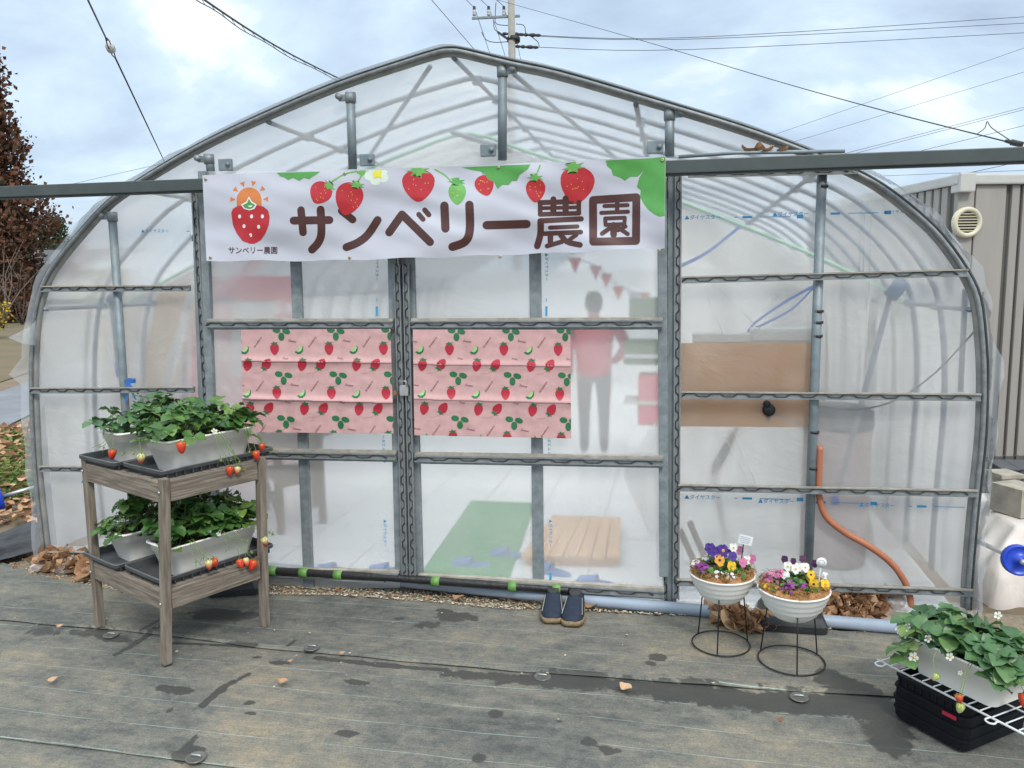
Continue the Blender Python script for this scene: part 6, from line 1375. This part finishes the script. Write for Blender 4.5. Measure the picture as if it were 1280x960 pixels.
# ------------------------------------------------------------------ pole and overhead wires
PD = 24.0
def pw(x, y, d=PD): return D(x, y, d)
pb = pw(640, 70); ptop = pw(642, -20)
POLE = thing('utility_pole', 'concrete utility pole with crossarm rising behind the greenhouse ridge', 'utility pole', (pb.x, pb.y, -.05))
b = MB(); b.tube([V((pb.x, pb.y, -.05)), V((pb.x, pb.y, ptop.z))], [.15, .10], 14); rpar(b.build('pole', m_pole), POLE)
b = MB(); b.bar(pw(590, 23), pw(650, 20), .08, .06); ca = rpar(b.build('crossarm', m_steel), POLE)
for x in (593, 611, 630):
    b = MB(); c = pw(x, 21); b.lathe([(.0, .02), (.05, .03), (.06, .08), (.045, .10), (.06, .13), (.05, .16), (.04, .2)], c, None, 12); b.lathe([(.045, .2), (.045, .3), (0, .32)], c, None, 10, 1); rpar(b.build('insulator', [m_insul, m_cable]), ca)
b = MB(); b.bar(pw(622, 40), pw(638, 51), .06, .06); b.tube([pw(642, 47), pw(642, 52)], .2, 12); rpar(b.build('bracket', m_cable), POLE)
for x0, x1, y in ((648, 676, 43), (628, 655, 42), (644, 673, 58)):
    b = MB(); k = 9; b.tube([pw(x0+(x1-x0)*i/k, y+i*.15) for i in range(k+1)], [.03, .05, .03, .06, .03, .05, .06, .04, .05, .03], 7); rpar(b.build('clamp', m_cable), POLE)
b = MB()
for pts in (((620, 3), (619, 20), (621, 30), (640, 32)), ((645, 30), (655, 32), (657, 42)), ((663, 45), (672, 52), (674, 58)), ((602, 40), (608, 50), (620, 53), (635, 52)), ((617, 25), (618, 36), (624, 41))): b.tube(smooth([pw(*p) for p in pts]), .012, 5)
rpar(b.build('jumper_cable', m_cable), POLE)
def wire(pts, ds, lab, r_=.011, nm='overhead_wire'):
    q = [D(x, y, d) for (x, y), d in zip(pts, ds)]; b = MB(); b.tube(smooth(q, 6) if len(q) > 2 else q, r_, 5); tag(b.build(nm, m_cable), lab, 'wire', 'overhead wires')
wire([(655, 43.5), (860, 47), (1280, 21), (1500, 5)], [24, 25, 27, 28], 'topmost of the three thin wires running right from the pole', .009)
wire([(655, 44.5), (860, 49), (1280, 29), (1500, 14)], [24, 25, 27, 28], 'middle of the three thin wires running right from the pole', .009)
wire([(672, 59), (860, 62), (1280, 41), (1500, 28)], [24, 25, 27, 28], 'lowest of the three thin wires running right from the pole', .009)
wire([(600, -6), (640, 5), (800, 50), (960, 98), (1100, 137), (1258, 177)], [23.5, 23, 17, 12, 8.5, 6.2], 'long black service wire sloping down from the pole to the door track', .006)
wire([(537, -3), (593, 62)], [18, 22], 'single wire crossing the sky left of the pole', .008)
wire([(575, -8), (593, 10)], [22, PD], 'short wire to the outermost crossarm insulator', .009)
wire([(595, -6), (611, 9)], [22, PD], 'short wire to the middle crossarm insulator', .009)
wire([(616, -4), (630, 8)], [22, PD], 'short wire to the crossarm insulator nearest the pole', .009)
wire([(594, 12), (605, 45), (614, 72)], [PD, 27, 30], 'wire dropping behind the roof from the outermost insulator', .009)
wire([(612, 12), (622, 40), (633, 75)], [PD, 27, 30], 'wire dropping behind the roof from the middle insulator', .009)
wire([(631, 14), (644, 45), (651, 75)], [PD, 27, 30], 'wire dropping behind the roof beside the pole', .009)
wire([(940, 178), (1280, 60), (1500, -20)], [60, 50, 45], 'faint distant wire, upper of the pair rising to the right', .012)
wire([(990, 178), (1280, 90), (1500, 20)], [60, 50, 45], 'faint distant wire, lower of the pair rising to the right', .012)
wire([(1040, 196), (1280, 134), (1500, 75)], [50, 45, 42], 'upper line of the double wire just above the door track', .012)
wire([(1045, 198), (1280, 137), (1500, 80)], [50, 45, 42], 'lower line of the double wire just above the door track', .012)
wire([(1120, 196), (1280, 157), (1500, 102)], [50, 45, 42], 'wire meeting the door track near the right edge', .014)
wire([(1100, 220), (1280, 213), (1500, 205)], [50, 45, 42], 'level wire between the door track and the shed roof', .012)
wire([(1118, 236), (1280, 201), (1500, 150)], [50, 45, 42], 'slanting wire between the door track and the shed roof', .016)
wire([(1235, 228), (1280, 218), (1500, 172)], [50, 45, 42], 'short slanting wire right above the shed roof', .012)
wire([(90, 230), (205, 204)], [40, 34], 'very thin wire low over the left shoulder of the greenhouse', .008)
b = MB(); q0, q1 = D(1256, 176, 6.2), D(1279, 181, 6.15); b.tube([q0, q0.lerp(q1, .3), q0.lerp(q1, .35), q1], [.012, .016, .024, .022], 8); ck = tag(b.build('cable_clamp', m_cable), 'black wire clamp at the end of the service wire on the right', 'clamp')
wire([(1222, 167), (1231, 160), (1234, 152), (1240, 160), (1262, 175)], [6.9, 6.6, 6.5, 6.4, 6.2], 'small looped tail of wire beside the black clamp', .004)
# left guy wire with its egg insulator, and the twin drop cable
gw = thing('guy_wire', 'guy wire with a grey egg insulator slanting down behind the left roof', 'guy wire', D(207, 205, 13))
def gp(t): return D(108+(207-108)*t, -4+(209)*t, 7+6*t)
b = MB(); b.tube([gp(-.75), gp(-.1), gp(.26)], .009, 6); b.tube([gp(.36), gp(.72), gp(1.06)], [.010, .010, .006], 6); rpar(b.build('cable', m_cable), gw)
c = gp(.305); d = (gp(.33)-gp(.28)).normalized(); b = MB(); b.lathe([(0, -.075), (.035, -.07), (.05, -.05), (.047, -.02), (.038, 0), (.047, .02), (.05, .05), (.035, .07), (0, .075)], c, d.to_track_quat('Z', 'Y').to_matrix(), 14); rpar(b.build('insulator', m_insul), gw)
for s_ in (-1, 1):
    b = MB(); n_ = d.cross(fwd).normalized()*.028*s_; b.tube([gp(.24), gp(.275)+n_, gp(.335)+n_, gp(.37)], .007, 5); rpar(b.build('loop', m_cable), gw)
q = [D(250+(428-250)*t, -4+104*t+6*math.sin(t*3.14), 9+8*t) for t in [k/14 for k in range(15)]]
q = [q[0]+(q[0]-q[1])*9, q[0]+(q[0]-q[1])*4]+q        # the cable goes on above the frame
b = MB(); b.tube(q, .014, 6); tag(b.build('drop_cable', m_cable), 'thick black cable of the twisted pair sloping down to the roof', 'wire', 'overhead wires')
q2 = [p+V((0, 0, -.055-.015*math.sin(i*1.3))) for i, p in enumerate(q)]
b = MB(); b.tube(q2, .007, 5)
for i in range(2, 16): b.tube([q[i], q2[i].lerp(q2[i+1], .5)], .004, 4)
tag(b.build('drop_cable', m_cable), 'thinner lashed cable hanging just below the thick drop cable', 'wire', 'overhead wires')
b = MB()
for k, (x, y) in enumerate(((935, 190), (950, 188), (978, 190), (962, 189))): dryleaf(b, P(x, y, -.16), .07, k*1.3, (.2*k-.3, .3), .6, .3+.1*k)
tag(b.build('fallen_leaves', m_dry, tint=True), 'few dry leaves caught on top of the right door track', 'leaves', kind='stuff')
